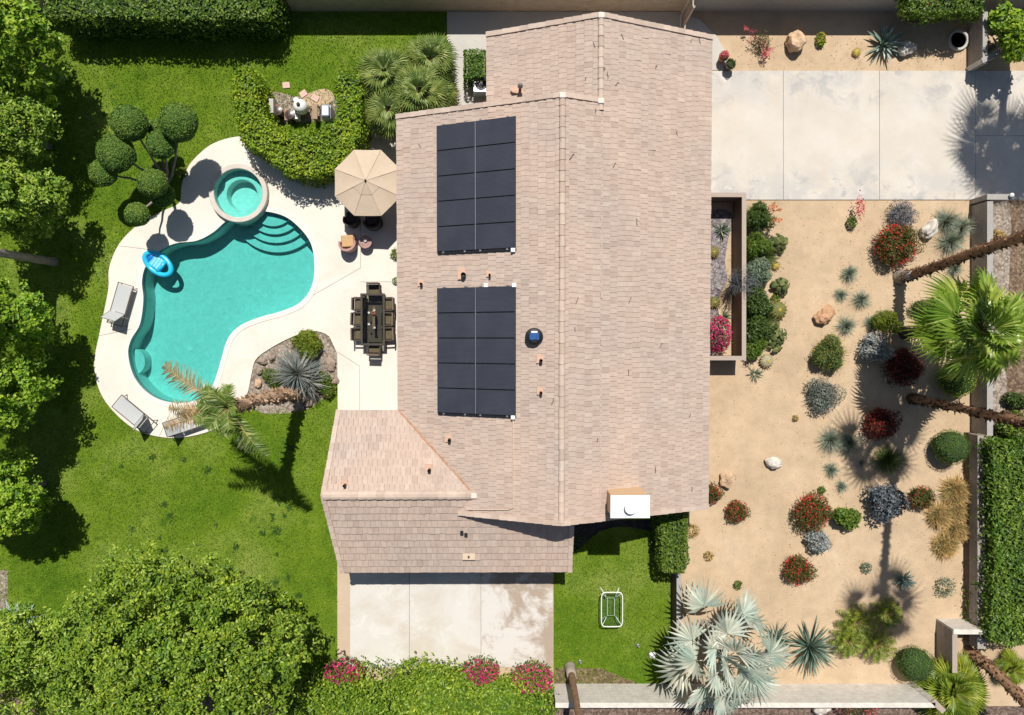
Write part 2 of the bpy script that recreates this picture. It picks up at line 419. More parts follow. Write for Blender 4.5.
M['conduit'] = plain('tan_conduit', (.58, .46, .34), .6, var=.06)
M['window'] = plain('window_glass', (.03, .04, .05), .08, 0, var=.2, bmp=0)
M['blockbeige'] = blockmat('beige_block_wall', (.42, .345, .265), (.47, .39, .30), (.30, .25, .20))
M['plaster_grey'] = plastermat('grey_wall_plaster', (.30, .285, .265), (.38, .36, .335))
M['plaster_pink'] = plastermat('pink_beige_plaster', (.36, .285, .235), (.42, .34, .28))
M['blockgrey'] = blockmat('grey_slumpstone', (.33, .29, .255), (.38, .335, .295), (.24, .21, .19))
M['stonewhite'] = blockmat('pale_block_wall', (.62, .58, .52), (.68, .64, .575), (.5, .46, .41), 1, .4, .15)
M['basewall_and_shade'] = plain('dark_wall_and_shade', (.12, .085, .065), .9, var=.3, scale=9)  # dark wall colour, also used to paint shade along a wall foot
M['poolfloor'] = plastermat('pool_plaster', (.56, .64, .61), (.74, .79, .76))
M['water'] = watermat('pool_water', (.355, .80, .775))
M['spawater'] = watermat('spa_water', (.46, .90, .86))
M['spastone'] = concrete('spa_coping_stone', (.56, .50, .44), [(1.8, .45, .65, (.66, .62, .56), .6), (2.6, .58, .7, (.40, .36, .32), .5)])
M['coping'] = concrete('pool_coping', (.74, .71, .64), [(1.2, .55, .75, (.62, .55, .47), .4)])
M['canvas'] = plain('beige_canvas', (.53, .42, .31), .85, var=.05, scale=2.5, bmp=.1)
M['wood'] = barkmat('weathered_wood', (.25, .17, .10), (.42, .31, .21), 6)
M['wicker_dark'] = wickermat('dark_wicker', (.035, .028, .022), (.085, .066, .05))
M['wicker_brown'] = wickermat('brown_wicker', (.16, .105, .085), (.26, .18, .15), 40)
M['wicker_pink'] = wickermat('rose_wicker', (.34, .19, .17), (.45, .27, .24), 40)
M['cush_tan'] = plain('tan_cushion', (.52, .33, .16), .9, var=.08, scale=12)
M['cush_pat'] = wickermat('patterned_cushion', (.05, .038, .018), (.15, .115, .05), 17)
M['cush_dark'] = plain('charcoal_cushion', (.045, .036, .032), .9, var=.2)
M['sling'] = plain('grey_sling', (.46, .47, .47), .75, var=.04, scale=20)
M['sling_dark'] = plain('dark_sling', (.10, .085, .078), .8, var=.15, scale=20)
M['bronze'] = plain('bronze_frame', (.12, .10, .09), .45, .5, var=.1)
M['floatblue'] = plain('blue_vinyl', (.025, .50, .80), .22, 0, var=.06, scale=3, bmp=.1)
M['floatpale'] = plain('pale_blue_vinyl', (.22, .64, .80), .25, 0, var=.06, scale=3, bmp=.1)
M['floatdeep'] = plain('deep_blue_vinyl', (.012, .17, .55), .25, 0, var=.06, scale=3, bmp=.1)
M['glass'] = glassmat('table_glass', (.90, .95, .93)); M['glass_dark'] = glassmat('smoked_glass', (.55, .55, .52))
M['steel'] = plain('brushed_steel', (.42, .46, .52), .35, .6, var=.05)
M['terracotta'] = plain('terracotta', (.36, .15, .09), .8, var=.15)
M['potdark'] = plain('dark_glazed_pot', (.06, .035, .03), .35, var=.2)
M['rock_tan'] = plain('tan_boulder', (.55, .38, .24), .9, var=.35, scale=3.2, bmp=.6)
M['rock_brown'] = plain('brown_stone', (.30, .23, .18), .9, var=.35, scale=3.2, bmp=.6)
M['poolband'] = plain('waterline_tile', (.16, .27, .29), .35, var=.25, scale=9)
M['rock_pale'] = plain('pale_boulder', (.60, .55, .48), .9, var=.3, scale=3, bmp=.6)
M['rock_red'] = plain('reddish_boulder', (.52, .30, .17), .9, var=.35, scale=3.4, bmp=.6)
M['paver'] = plain('pink_stepping_stone', (.62, .42, .36), .85, var=.08, scale=8)
M['bark_grey'] = barkmat('grey_bark', (.15, .13, .115), (.32, .285, .25), 6)
M['bark_brown'] = barkmat('brown_palm_bark', (.10, .055, .03), (.33, .20, .115), 5)
M['bark_palmgrey'] = barkmat('grey_palm_bark', (.22, .185, .155), (.40, .35, .30), 4)
M['bark_dark'] = barkmat('dark_bark', (.05, .038, .03), (.14, .11, .09), 6)
LF = {}
LF['tree'] = leafmat('citrus_leaf', (.085, .19, .010), (.28, .43, .026), (.43, .54, .07), .25)
LF['tree_dark'] = leafmat('ficus_leaf', (.065, .135, .010), (.22, .33, .024), (.40, .49, .075), .2)
LF['tree_yellow'] = leafmat('yellow_green_leaf', (.09, .18, .014), (.27, .39, .040), (.43, .52, .10), .22)
LF['hedge'] = leafmat('hedge_leaf', (.095, .175, .008), (.27, .38, .018), (.42, .51, .05), .22)
LF['hedge_dark'] = leafmat('dark_hedge_leaf', (.050, .105, .010), (.13, .225, .022), (.25, .35, .07), .2)
LF['topiary'] = leafmat('juniper_leaf', (.07, .15, .022), (.155, .265, .042), (.24, .34, .07), .12, .6)
LF['boxwood'] = leafmat('boxwood_leaf', (.050, .12, .012), (.12, .21, .028), (.19, .28, .05), .2)
LF['bush'] = leafmat('bush_leaf', (.055, .115, .012), (.145, .22, .028), (.25, .32, .06))
LF['darkshrub'] = leafmat('shrub_leaf', (.032, .068, .012), (.085, .14, .026), (.16, .22, .06))
LF['yellowbush'] = leafmat('yellow_bush_leaf', (.075, .115, .010), (.20, .26, .02), (.30, .34, .04))
LF['sage'] = leafmat('sage_leaf', (.11, .12, .11), (.22, .235, .22), (.32, .34, .33), .15, .7)
LF['lavender'] = leafmat('lavender_leaf', (.095, .10, .115), (.20, .205, .24), (.32, .31, .42), .15, .7)
LF['silver'] = leafmat('silver_leaf', (.17, .18, .19), (.38, .39, .42), (.62, .62, .66), .15, .6)
LF['bluegrey'] = leafmat('blue_grey_leaf', (.055, .065, .085), (.14, .16, .20), (.28, .30, .36), .15, .6)
LF['reddark'] = leafmat('crimson_leaf', (.045, .012, .012), (.16, .022, .018), (.10, .09, .03), .25)
LF['redgreen'] = leafmat('olive_red_leaf', (.055, .075, .018), (.125, .130, .032), (.22, .09, .04), .25)
LF['straw'] = leafmat('straw_blade', (.36, .23, .09), (.58, .41, .19), (.74, .57, .33), .2, .8)
LF['tuft'] = leafmat('blue_fescue_blade', (.16, .19, .155), (.31, .345, .29), (.48, .51, .44), .15, .7)
LF['greentuft'] = leafmat('green_grass_blade', (.055, .085, .02), (.14, .185, .045), (.24, .27, .09), .2, .7)
LF['agave'] = leafmat('agave_leaf', (.18, .25, .24), (.34, .43, .42), (.50, .58, .565), .1, .6)
LF['agave_green'] = leafmat('green_agave_leaf', (.09, .13, .09), (.19, .25, .175), (.33, .39, .28), .1, .6)
LF['yucca'] = leafmat('yucca_leaf', (.085, .135, .11), (.18, .255, .21), (.33, .40, .34), .1, .6)
LF['fan'] = leafmat('fan_palm_leaf', (.11, .20, .016), (.26, .38, .06), (.46, .53, .15), .28, .3)
LF['fan_grey'] = leafmat('grey_fan_palm_leaf', (.12, .18, .04), (.25, .32, .09), (.40, .45, .18), .25, .5)
LF['bismarck'] = leafmat('silver_palm_leaf', (.29, .33, .305), (.46, .50, .465), (.62, .66, .62), .15, .55)
LF['bismarck_old'] = leafmat('old_silver_palm_leaf', (.30, .32, .20), (.44, .45, .30), (.52, .50, .34), .15, .6)
LF['frond'] = leafmat('feather_palm_leaf', (.075, .14, .02), (.18, .26, .05), (.32, .37, .12), .25)
LF['frond_grey'] = leafmat('grey_feather_palm_leaf', (.14, .15, .085), (.27, .28, .18), (.42, .42, .32), .2)
LF['dry'] = leafmat('dry_palm_leaf', (.25, .16, .085), (.44, .31, .18), (.58, .46, .31), .15, .8)
LF['sago'] = leafmat('sago_leaf', (.095, .145, .012), (.25, .31, .03), (.42, .45, .08), .25)
LF['pear'] = leafmat('prickly_pear_pad', (.065, .085, .025), (.125, .155, .05), (.22, .24, .09), .03, .6)
LF['greyblade'] = leafmat('grey_blade', (.11, .12, .125), (.24, .255, .26), (.42, .43, .42), .12, .7)
LF['clover'] = leafmat('clover_leaf', (.035, .095, .010), (.065, .145, .018), (.12, .20, .04))
LF['grass'] = leafmat('grass_blade', (.075, .155, .006), (.17, .26, .014), (.33, .38, .07), .25, .7, patch=.3)
FLW = {}
def flowermat(n, a, b, c): return leafmat(n, a, b, c, .3, .6)
FLW['red'] = flowermat('red_blossom', (.38, .015, .012), (.60, .035, .028), (.70, .12, .07))
FLW['crimson'] = flowermat('crimson_blossom', (.20, .010, .012), (.42, .016, .018), (.5, .05, .04))
FLW['magenta'] = flowermat('magenta_blossom', (.48, .012, .12), (.72, .04, .22), (.78, .16, .36))
FLW['pink'] = flowermat('pink_blossom', (.52, .08, .13), (.68, .16, .22), (.75, .32, .36))
FLW['yellow'] = flowermat('yellow_blossom', (.60, .38, .02), (.72, .50, .04), (.75, .58, .10))
FLW['orange'] = flowermat('orange_blossom', (.60, .16, .06), (.68, .25, .12), (.70, .34, .20))
FLW['violet'] = flowermat('violet_blossom', (.20, .17, .34), (.30, .26, .46), (.42, .38, .56))

def barrelmat(name, a, b_):
    m, nt, b = mat(name)
    tc = nt.nodes.new('ShaderNodeTexCoord'); sx = nt.nodes.new('ShaderNodeSeparateXYZ'); L(nt, tc.outputs['Object'], sx.inputs[0])
    f = noise(nt, 22, 4, .7); r = ramp(nt, [(.35, a), (.65, b_)]); L(nt, f, r.inputs[0])
    L(nt, r.outputs[0], b.inputs['Base Color']); b.inputs['Roughness'].default_value = .7; return m
M['barrel'] = barrelmat('barrel_cactus_skin', (.06, .085, .016), (.22, .20, .05))
M['barrel_gold'] = barrelmat('golden_barrel_skin', (.26, .20, .02), (.60, .45, .08))
M['barrel_tan'] = barrelmat('tan_barrel_skin', (.22, .21, .11), (.50, .45, .30))

# ------------------------------------------------------------------ vegetation generators (local coordinates, base at 0,0,0)
def leaves(mb, P, out, ln, wd, flat=.5, up=.6):
    """one kite-shaped leaf per row of P"""
    n = len(P); nr = norm(out*flat + rdir(n)*.75 + np.array([0, 0, up]))
    t = rdir(n); t = norm(t - nr*np.sum(t*nr, 1)[:, None]); s = np.cross(nr, t)
    l = ln*RNG.uniform(.5, 1.5, n)[:, None]; w = wd*RNG.uniform(.7, 1.25, n)[:, None]
    a = P - t*l*.5; c = P + t*l*.5 - nr*l*.10
    b = P - s*w*.5 + nr*w*.12; d = P + s*w*.5 + nr*w*.12
    v = np.stack([a, b, c, d], 1).reshape(-1, 3); i = np.arange(n)*4
    mb.add(v, np.stack([i, i+3, i+2, i+1], 1))

def crown(mb, c, r, lobes, twigs, per, ln, wd, spread=.28, lobe_r=(.30, .46), zmin=-1.0, gap=0.0):
    """uneven crown: lobes around an ellipsoid, leafy twig clumps on the lobes, leaves round each clump"""
    c = np.array(c); r = np.array(r, float)
    d = norm(RNG.normal(size=(lobes, 3)) + np.array([0, 0, .25])); d[:, 2] = np.maximum(d[:, 2], zmin)
    lc = d*RNG.uniform(.40, .74, lobes)[:, None]; lr = RNG.uniform(*lobe_r, lobes)*min(1, (16/lobes)**.28)
    k = RNG.choice(lobes, twigs, p=lr**2/np.sum(lr**2))
    td = norm(RNG.normal(size=(twigs, 3)) + np.array([0, 0, .45]))
    tp = lc[k] + td*(lr[k]*RNG.uniform(.62, 1.12, twigs))[:, None]
    keep = np.ones(twigs, bool)
    for j in range(lobes):   # drop twigs buried deep inside another lobe
        q = np.linalg.norm(tp - lc[j], axis=1)/lr[j]; keep &= ~((q < .6) & (k != j))
    tp, td = tp[keep], td[keep]
    w = c + tp*r             # ragged holes, in metres
    h = np.array([mnoise.noise(Vector(p)*1.35+Vector((11, 3, 5))) + .7*mnoise.noise(Vector(p)*3.1) for p in w]); keep = h > -.22+gap; w, td = w[keep], td[keep]
    n = len(w); sz = spread*RNG.uniform(.6, 1.35, n)
    off = norm(RNG.normal(size=(n*per, 3)))*(RNG.uniform(.15, 1, n*per)**.5)[:, None]*np.array([1, 1, .7])
    P = np.repeat(w, per, 0) + off*np.repeat(sz, per)[:, None]; O = norm(off + .45*np.repeat(td, per, 0))
    leaves(mb, P, O, ln, wd, .8, 1.1)

def ballleaves(mb, c, r, n, ln, wd, flat=1.1, jitter=.06, zlo=-.75, up=.1):
    d = rdir(n); d = d[d[:, 2] > zlo]; r = np.array(r)
    wob = np.array([1+.10*mnoise.noise(Vector(x*2.2)+Vector(c)) for x in d])
    P = np.array(c) + d*r*(wob + RNG.normal(size=len(d))*jitter)[:, None]
    leaves(mb, P, d, ln, wd, flat, up)

def blob(mb, c, r, sub=3, amp=.12, freq=1.8, seed=0):
    bm = bmesh.new(); bmesh.ops.create_icosphere(bm, subdivisions=sub, radius=1)
    for v in bm.verts:
        k = 1 + amp*mnoise.noise(v.co*freq+Vector((seed*3.7, seed, 1))) + amp*.5*mnoise.noise(v.co*freq*2.7+Vector((seed, 5, seed)))
        v.co = Vector((c[0]+v.co.x*r[0]*k, c[1]+v.co.y*r[1]*k, c[2]+v.co.z*r[2]*k))
    frombm(mb, bm)

def ribbons(mb, P0, D, ln, wd, droop, seg=5, fold=.0, prof=None, up=(0, 0, 1), twist=0.):
    """tapering blades; D start direction, droop bends them down with length"""
    n = len(P0); D = norm(np.asarray(D, float)); ln = np.broadcast_to(ln, n); wd = np.broadcast_to(wd, n); droop = np.broadcast_to(droop, n)
    if prof is None: prof = lambda t: np.clip(1.05-t, .02, 1)**.7
    U = np.broadcast_to(np.array(up, float), (n, 3)); S = np.cross(D, U); bad = np.linalg.norm(S, axis=1) < .05
    S[bad] = np.cross(D[bad], np.array([1., .3, 0])); S = norm(S)
    if twist: S = norm(S + np.cross(S, D)*RNG.normal(size=n)[:, None]*twist)
    NN = np.cross(S, D); P = np.array(P0, float).copy(); rows = []
    d = D.copy()
    for k in range(seg+1):
        t = k/seg; w = (wd*prof(t))[:, None]*.5
        rows += [P-S*w, P-NN*w*fold*2, P+S*w] if fold else [P-S*w, P+S*w]
        d = norm(d - np.array([0, 0, 1.])*(droop/seg)[:, None]); P = P + d*(ln/seg)[:, None]
    c = 3 if fold else 2; v = np.stack(rows, 1).reshape(-1, 3); m = c*(seg+1); base = np.arange(n)*m; fs = []
    for k in range(seg):
        for q in range(c-1):
            a = base+k*c+q; fs.append(np.stack([a, a+1, a+1+c, a+c], 1))
    mb.add(v, np.concatenate(fs))

def rosette(mb, n, ln, wd, e0=8, e1=85, droop=.3, fold=.25, seg=5, base=.06, prof=None, c=(0, 0, 0), jit=.15):
    i = np.arange(n); az = i*2.39996 + RNG.normal(size=n)*.12; q = (i+.5)/n
    e = np.radians(e0+(e1-e0)*q + RNG.normal(size=n)*5)
    D = np.stack([np.cos(e)*np.cos(az), np.cos(e)*np.sin(az), np.sin(e)], 1)
    P = np.array(c) + np.stack([np.cos(az)*base, np.sin(az)*base, .03+q*base*1.5], 1)
    l = ln*RNG.uniform(1-jit, 1+jit, n)*(1-.35*q); prof = prof or (lambda t: (.55+.9*t if t < .45 else .955*(1-(t-.45)/.55)**.75+.02))
    ribbons(mb, P, D, l, wd*RNG.uniform(.85, 1.15, n), droop*RNG.uniform(.5, 1.4, n), seg, fold, prof)

def tuftleaves(mb, n, ln, wd=.012, c=(0, 0, 0), base=.08, droop=.9, e0=15, e1=88):
    az = RNG.uniform(0, 2*math.pi, n); e = np.radians(RNG.uniform(e0, e1, n)); rr = base*np.sqrt(RNG.uniform(0, 1, n)); a2 = RNG.uniform(0, 6.28, n)
    D = np.stack([np.cos(e)*np.cos(az), np.cos(e)*np.sin(az), np.sin(e)], 1)
    P = np.array(c)+np.stack([np.cos(a2)*rr, np.sin(a2)*rr, np.zeros(n)], 1)
    ribbons(mb, P, D, ln*RNG.uniform(.6, 1.15, n), wd, droop*RNG.uniform(.5, 1.5, n), 4, 0)

def fan_leaf(mb, hub, a, nrm, R, nseg=34, span=4.4, droop=.35, split=.55, cup=.16):
    a = norm(np.array(a, float)); nrm = np.array(nrm, float); nrm = norm(nrm - a*np.dot(a, nrm)); b = np.cross(nrm, a)
    th = np.linspace(-span/2, span/2, nseg) + RNG.normal(size=nseg)*.012
    D = np.cos(th)[:, None]*a + np.sin(th)[:, None]*b
    S = -np.sin(th)[:, None]*a + np.cos(th)[:, None]*b
    RR = R*(.72+.28*np.cos(th/2))*RNG.uniform(.93, 1.05, nseg); dth = span/(nseg-1)
    ts = [.04, .3, split, .78, 1.0]; rows = []
    for t in ts:
        r = (RR*t)[:, None]; w = R*t*dth*.5*1.02 if t <= split else R*split*dth*.5*max(.04, 1-((t-split)/(1-split))**1.2)
        p = np.array(hub) + D*r + nrm*(cup*R*(t*t)*(np.abs(th)/span*2)[:, None]) - np.array([0, 0, 1.])*(droop*R*max(0, t-.35)**2*RNG.uniform(.7, 1.5, nseg))[:, None]
        pl = nrm*w*.55
        rows += [p-S*w-pl, p+pl, p+S*w-pl]
    v = np.stack(rows, 1).reshape(-1, 3); m = 15; base = np.arange(nseg)*m; fs = []
    for k in range(4):
        for q in range(2):
            i = base+k*3+q; fs.append(np.stack([i, i+1, i+4, i+3], 1))
    mb.add(v, np.concatenate(fs))

def fan_crown(lm, pm, n, R, pet, e_hi=80, e_lo=-25, c=(0, 0, 0), nseg=30, span=4.3, droop=.4, old=None, nold=0, az0=0., tilt=.5, split=.55, cup=.16):
    c = np.array(c, float)
    for i in range(n):
        az = az0 + i*2.39996+random.gauss(0, .12); q = (i+.5)/n
        e = math.radians(e_hi+(e_lo-e_hi)*q**.85+random.gauss(0, 4)); L0 = pet*(.6+.55*q)*random.uniform(.9, 1.1)
        d = np.array([math.cos(e)*math.cos(az), math.cos(e)*math.sin(az), math.sin(e)])
        s = norm(np.cross(d, [0, 0, 1.]))
        mid = c + d*L0*.5 + np.array([0, 0, .05*L0]); hub = c + d*L0 - np.array([0, 0, .10*L0*(1-.3*q)])
        tube(pm, [c, mid, hub], [R*.03, R*.022, R*.016], 5)
        e2 = e - random.uniform(.2, .5); a = np.array([math.cos(e2)*math.cos(az), math.cos(e2)*math.sin(az), math.sin(e2)])
        nr = np.cross(s, a); nr = nr + s*random.gauss(0, tilt*.35) + np.array([0, 0, .3]);
        fan_leaf(old if (old is not None and i >= n-nold) else lm, hub, a, nr, R*random.uniform(.85, 1.08), nseg, span*random.uniform(.92, 1.05), droop, split, cup)

def frond(mb, rm, c, az, e0, ln, droop, nl=60, ll=.5, lw=.03, hang=.5, vee=.35):
    t = np.linspace(0, 1, nl); h = np.array([math.cos(az), math.sin(az), 0]); e = e0 - droop*t**1.2
    st = ln/(nl-1); P = np.array(c, float) + np.cumsum(np.cos(e)[:, None]*h*st + np.sin(e)[:, None]*np.array([0, 0, 1.])*st, 0)
    tube(rm, P[::6], np.linspace(.035, .006, len(P[::6])), 5)
    T = norm(np.gradient(P, axis=0)); S = norm(np.cross(T, np.array([0, 0, 1.])))
    k = t > .12; sc = np.sin(np.clip((t-.08)/.92, 0, 1)*math.pi)**.55
    for sg in (-1, 1):
        D = norm(S*sg + T*.65 + np.array([0, 0, vee]) + RNG.normal(size=(nl, 3))*.12)[k]
        ribbons(mb, P[k], D, ll*(.25+.85*sc[k])*RNG.uniform(.85, 1.1, k.sum()), lw, hang*RNG.uniform(.6, 1.4, k.sum()), 3, 0, None, twist=.5)

def feather_crown(lm, rm, n, ln, c, e_hi=75, e_lo=-20, droop=1.1, nl=46, ll=.5, lw=.035, az0=0., hang=.5):
    for i in range(n):
        q = (i+.5)/n
        frond(lm, rm, c, az0+i*2.39996, math.radians(e_hi+(e_lo-e_hi)*q), ln*random.uniform(.85, 1.1), droop*random.uniform(.8, 1.2), nl, ll, lw, hang)

def trunk_pts(path, n=24, wob=.03):
    P = np.array(path, float); t = np.linspace(0, len(P)-1, n); out = np.zeros((n, 3))
    for k in range(3): out[:, k] = np.interp(t, np.arange(len(P)), P[:, k])
    # smooth the corners
    for _ in range(4): out[1:-1] = (out[:-2]+2*out[1:-1]+out[2:])/4
    out[1:-1, :2] += RNG.normal(size=(n-2, 2))*wob; return out

def palm_trunk(mb, path, r0, r1, boots=0, n=40, boot_from=.12, boot_to=1.0, bl=.17, flare=1.35):
    P = trunk_pts(path, n, .004); t = np.linspace(0, 1, n); r = r0+(r1-r0)*t; r = r*(1+(flare-1)*np.exp(-t*len(t)*.35)); r = r*(1+RNG.normal(size=n)*.02)
    tube(mb, P, r, 14)
    if boots:
        T, A, B = frames(P); k = RNG.uniform(boot_from, boot_to, boots)*(n-1); i = np.clip(k.astype(int), 0, n-2); f = (k-i)[:, None]
        C = P[i]*(1-f)+P[i+1]*f; th = RNG.uniform(0, 6.283, boots); o = np.cos(th)[:, None]*A[i]+np.sin(th)[:, None]*B[i]
        ribbons(mb, C+o*(r[i]*.9)[:, None], o*.75+T[i]*.75+RNG.normal(size=(boots, 3))*.2, bl*RNG.uniform(.5, 1.2, boots), .12*RNG.uniform(.7, 1.3, boots), .25, 3, .2, lambda t: 1-.6*t, up=(.2, .3, 1))

def limbs(mb, base, top, crown_r, n, r0, r1, sides=8):
    """trunk with limbs reaching into the crown"""
    base = np.array(base, float); top = np.array(top, float)
    tube(mb, trunk_pts([base, base*.5+top*.5+RNG.normal(size=3)*.08, top], 8, .02), np.linspace(r0, r1, 8), sides)
    for i in range(n):
        az = i*2.39996+random.random(); k = random.uniform(.45, .95)
        s = base+(top-base)*k; e = top + np.array([math.cos(az)*crown_r[0]*.55, math.sin(az)*crown_r[1]*.55, crown_r[2]*random.uniform(-.1, .3)])
        mid = (s+e)/2 + np.array([0, 0, crown_r[2]*.12])+RNG.normal(size=3)*.1
        tube(mb, trunk_pts([s, mid, e], 7, .03), np.linspace(r1*.7, r1*.15, 7), 6)

def hedge_mesh(poly, h, dens=120, ln=.12, wd=.07, wob=.10, bottom=.05):
    """clipped hedge over a polygon footprint (local xy), leafy top and sides with a dense core"""
    mb = MB(); poly = np.asarray(poly, float)
    ar = .5*np.sum(poly[:, 0]*np.roll(poly[:, 1], -1)-np.roll(poly[:, 0], -1)*poly[:, 1])
    if ar < 0: poly = poly[::-1]; ar = -ar
    lo, hi = poly.min(0), poly.max(0); n = int(1.5*dens*(hi-lo).prod())
    P = lo+RNG.uniform(size=(n, 2))*(hi-lo); P = P[inpoly(P, poly)]
    z = h + np.array([wob*1.3*mnoise.noise(Vector((p[0]*1.4, p[1]*1.4, 3)))+wob*.8*mnoise.noise(Vector((p[0]*4, p[1]*4, 9))) for p in P]) + RNG.normal(size=len(P))*wob*.45 - np.abs(RNG.normal(size=len(P)))*wob*.3
    leaves(mb, np.c_[P, z], np.tile([0, 0, 1.], (len(P), 1)), ln, wd, .7, .6)
    nx = np.roll(poly, -1, 0); e = nx-poly; el = np.linalg.norm(e, axis=1); m = int(el.sum()*h*dens)
    k = RNG.choice(len(poly), m, p=el/el.sum()); t = RNG.uniform(size=m)[:, None]; q = poly[k]+e[k]*t; o = np.c_[e[k][:, 1], -e[k][:, 0]]/el[k][:, None]
    zz = RNG.uniform(bottom, h, m); off = np.array([wob*1.2*mnoise.noise(Vector((a[0]*1.8, a[1]*1.8, b*1.8))) for a, b in zip(q, zz)])+RNG.normal(size=m)*wob*.5
    off -= np.clip((zz-h+.18)/.18, 0, 1)**2*.08
    leaves(mb, np.c_[q+o*off[:, None], zz], np.c_[o, np.zeros(m)], ln, wd, .8, .15)
    c = poly.mean(0); return mb

def shrink(poly, d):
    poly = np.asarray(poly, float)
    if np.sum(poly[:, 0]*np.roll(poly[:, 1], -1)-np.roll(poly[:, 0], -1)*poly[:, 1]) < 0: poly = poly[::-1]
    nx = np.roll(poly, -1, 0)-poly; nx = norm(nx); pv = np.roll(nx, 1, 0)
    nn = norm(np.c_[-nx[:, 1], nx[:, 0]]+np.c_[-pv[:, 1], pv[:, 0]]); return poly+nn*d

def chunk(pts):  # polygon in metres -> local about its mean
    p = np.array(pts, float); c = p.mean(0); return p-c, c
# ================================================================== THE SETTING
POOL = [(256,211.5),(281,215),(298,226),(311.5,244),(315,268),(311.5,288),(300,303),(281,311.5),(261,317),(241,325.5),(229,338),(222.6,357),(217.6,374),(211,389),(194,400.7),(170.6,402),(150.5,394),(135.4,377),(129.3,355),(132,340),(141,324),(144.4,300),(143,282),(147,266),(160.5,251),(177,243.5),(197.4,241),(214,232.6),(230.7,219)]
pool_px = [tuple(p) for p in smooth_loop(POOL, 5)[:-5]]+[(230.7,219)]
pool_w = np.array([at2(x, y) for x, y in pool_px]); pool_full = np.vstack([pool_w, [at2(243, 221)]])
SPA = at(241, 194.5); spa_r_out, spa_r_in = 1.36, 1.13
a1 = math.atan2(pool_w[-1][1]-SPA.y, pool_w[-1][0]-SPA.x); a0 = math.atan2(pool_w[0][1]-SPA.y, pool_w[0][0]-SPA.x)
arc = [(SPA.x+1.22*math.cos(a), SPA.y+1.22*math.sin(a)) for a in np.linspace(a1, a0-2*math.pi, 26)]
hole = np.vstack([pool_w, arc])

mb = MB(); sheet(mb, [(-300,-300),(300,-300),(300,300),(-300,300)], 0, [hole]); structure('ground', mb, M['sand'])

DECK = [(262,138),(237.7,137),(214,143.7),(197,157),(187,170.5),(182,188),(180,203),(164,211),(140,224),(120,244),(110,268),(109,290),(101,330),(95,364),(100.6,391),(114,411),(134,428),(154,435.4),(180.7,437.6),(214,429.5),(236,413),(247,396),(252,374),(256,360),(268,350),(290,338),(312,331),(329,336),(337.5,352)]
deck = [at2(x, y) for x, y in smooth_loop(DECK, 4)[4:-7]] + [at2(x, y) for x, y in [(330,337),(337.5,353),(338,380),(338,425),(420,425),(420,135),(300,135)]]
mb = MB(); sheet(mb, deck, .07, [hole], .09); structure('pool_deck', mb, M['deck'])
# expansion joints cut across the deck as thin dark seams
mb = MB()
for p, q in [((338,352),(360,366)),((360,366),(360,412)),((300,303),(361,268)),((361,268),(361,200)),((361,282),(420,282)),((361,330),(420,330)),((160,251),(120,246)),((142,327),(99,336)),((176,402),(160,436))]:
    a, b = at(*p), at(*q); d = (b-a).normalized(); s = Vector((-d.y, d.x, 0))*.008
    mb.add([a+s, a-s, b-s, b+s], [0, 1, 2, 3])
mb.shift((0, 0, .074)); structure('deck_joint', mb, M['joint'])

LAWN = [(-160,8),(447,8),(447,140),(345,140),(300,150),(340,200),(340,690),(-160,690)]
lawn = [at2(x, y) for x, y in LAWN]
deck_in = shrink(deck, .25)
# the deck covers part of this sheet; cut the pool and spa out of it
mb = MB(); sheet(mb, lawn, .006, [hole]); structure('lawn', mb, M['lawn'])
mb = MB(); sheet(mb, [at2(*p) for p in [(553.5,515),(673,515),(672,684),(553.5,684)]], .006); structure('lawn', mb, M['lawn'])
# rock bed by the pool
BED = [(249,394),(253,374),(257,361),(269,351),(290,339.5),(311,333),(327,338),(335,352),(336,371),(330,386),(318,399),(300,408),(262,410)]
mb = MB(); sheet(mb, shrink([at2(*p) for p in smooth_loop(BED, 4)], -.14), .012); structure('gravel_bed_or_shade', mb, M['gravel_tan'])
# grass blades (too many to count)
def blades(name, polys, n, hole_polys, ln=.07, wd=.02):
    allp = []
    for poly, k in polys:
        poly = np.array(poly); lo, hi = poly.min(0), poly.max(0); P = lo+RNG.uniform(size=(k, 2))*(hi-lo); P = P[inpoly(P, poly)]
        for h in hole_polys: P = P[~inpoly(P, np.array(h))]
        allp.append(P)
    P = np.concatenate(allp); n = len(P); a = RNG.uniform(0, 6.283, n); l = ln*RNG.uniform(.5, 1.4, n); dn = np.stack([np.cos(a), np.sin(a)], 1)
    lean = RNG.uniform(.2, 1.1, n)[:, None]
    b0 = np.c_[P+np.c_[-dn[:, 1], dn[:, 0]]*wd, np.full(n, .004)]; b1 = np.c_[P-np.c_[-dn[:, 1], dn[:, 0]]*wd, np.full(n, .004)]
    tp = np.c_[P+dn*lean*l[:, None], l]
    mb = MB(); i = np.arange(n)*3; mb.add(np.stack([b0, b1, tp], 1).reshape(-1, 3), np.stack([i, i+1, i+2], 1))
    return mb
vis = [at2(*p) for p in [(-20,10),(446,10),(446,140),(300,140),(335,200),(338,700),(-20,700)]]
bm_ = blades('grass', [(vis, 190000), ([at2(*p) for p in [(554,535),(672,535),(672,684),(554,684)]], 16000)], 0, [deck, [at2(*p) for p in BED]])
g = bm_.build('grass', LF['grass']); tag(g, 'short mown green grass blades covering the lawn round the pool', 'grass', kind='stuff')

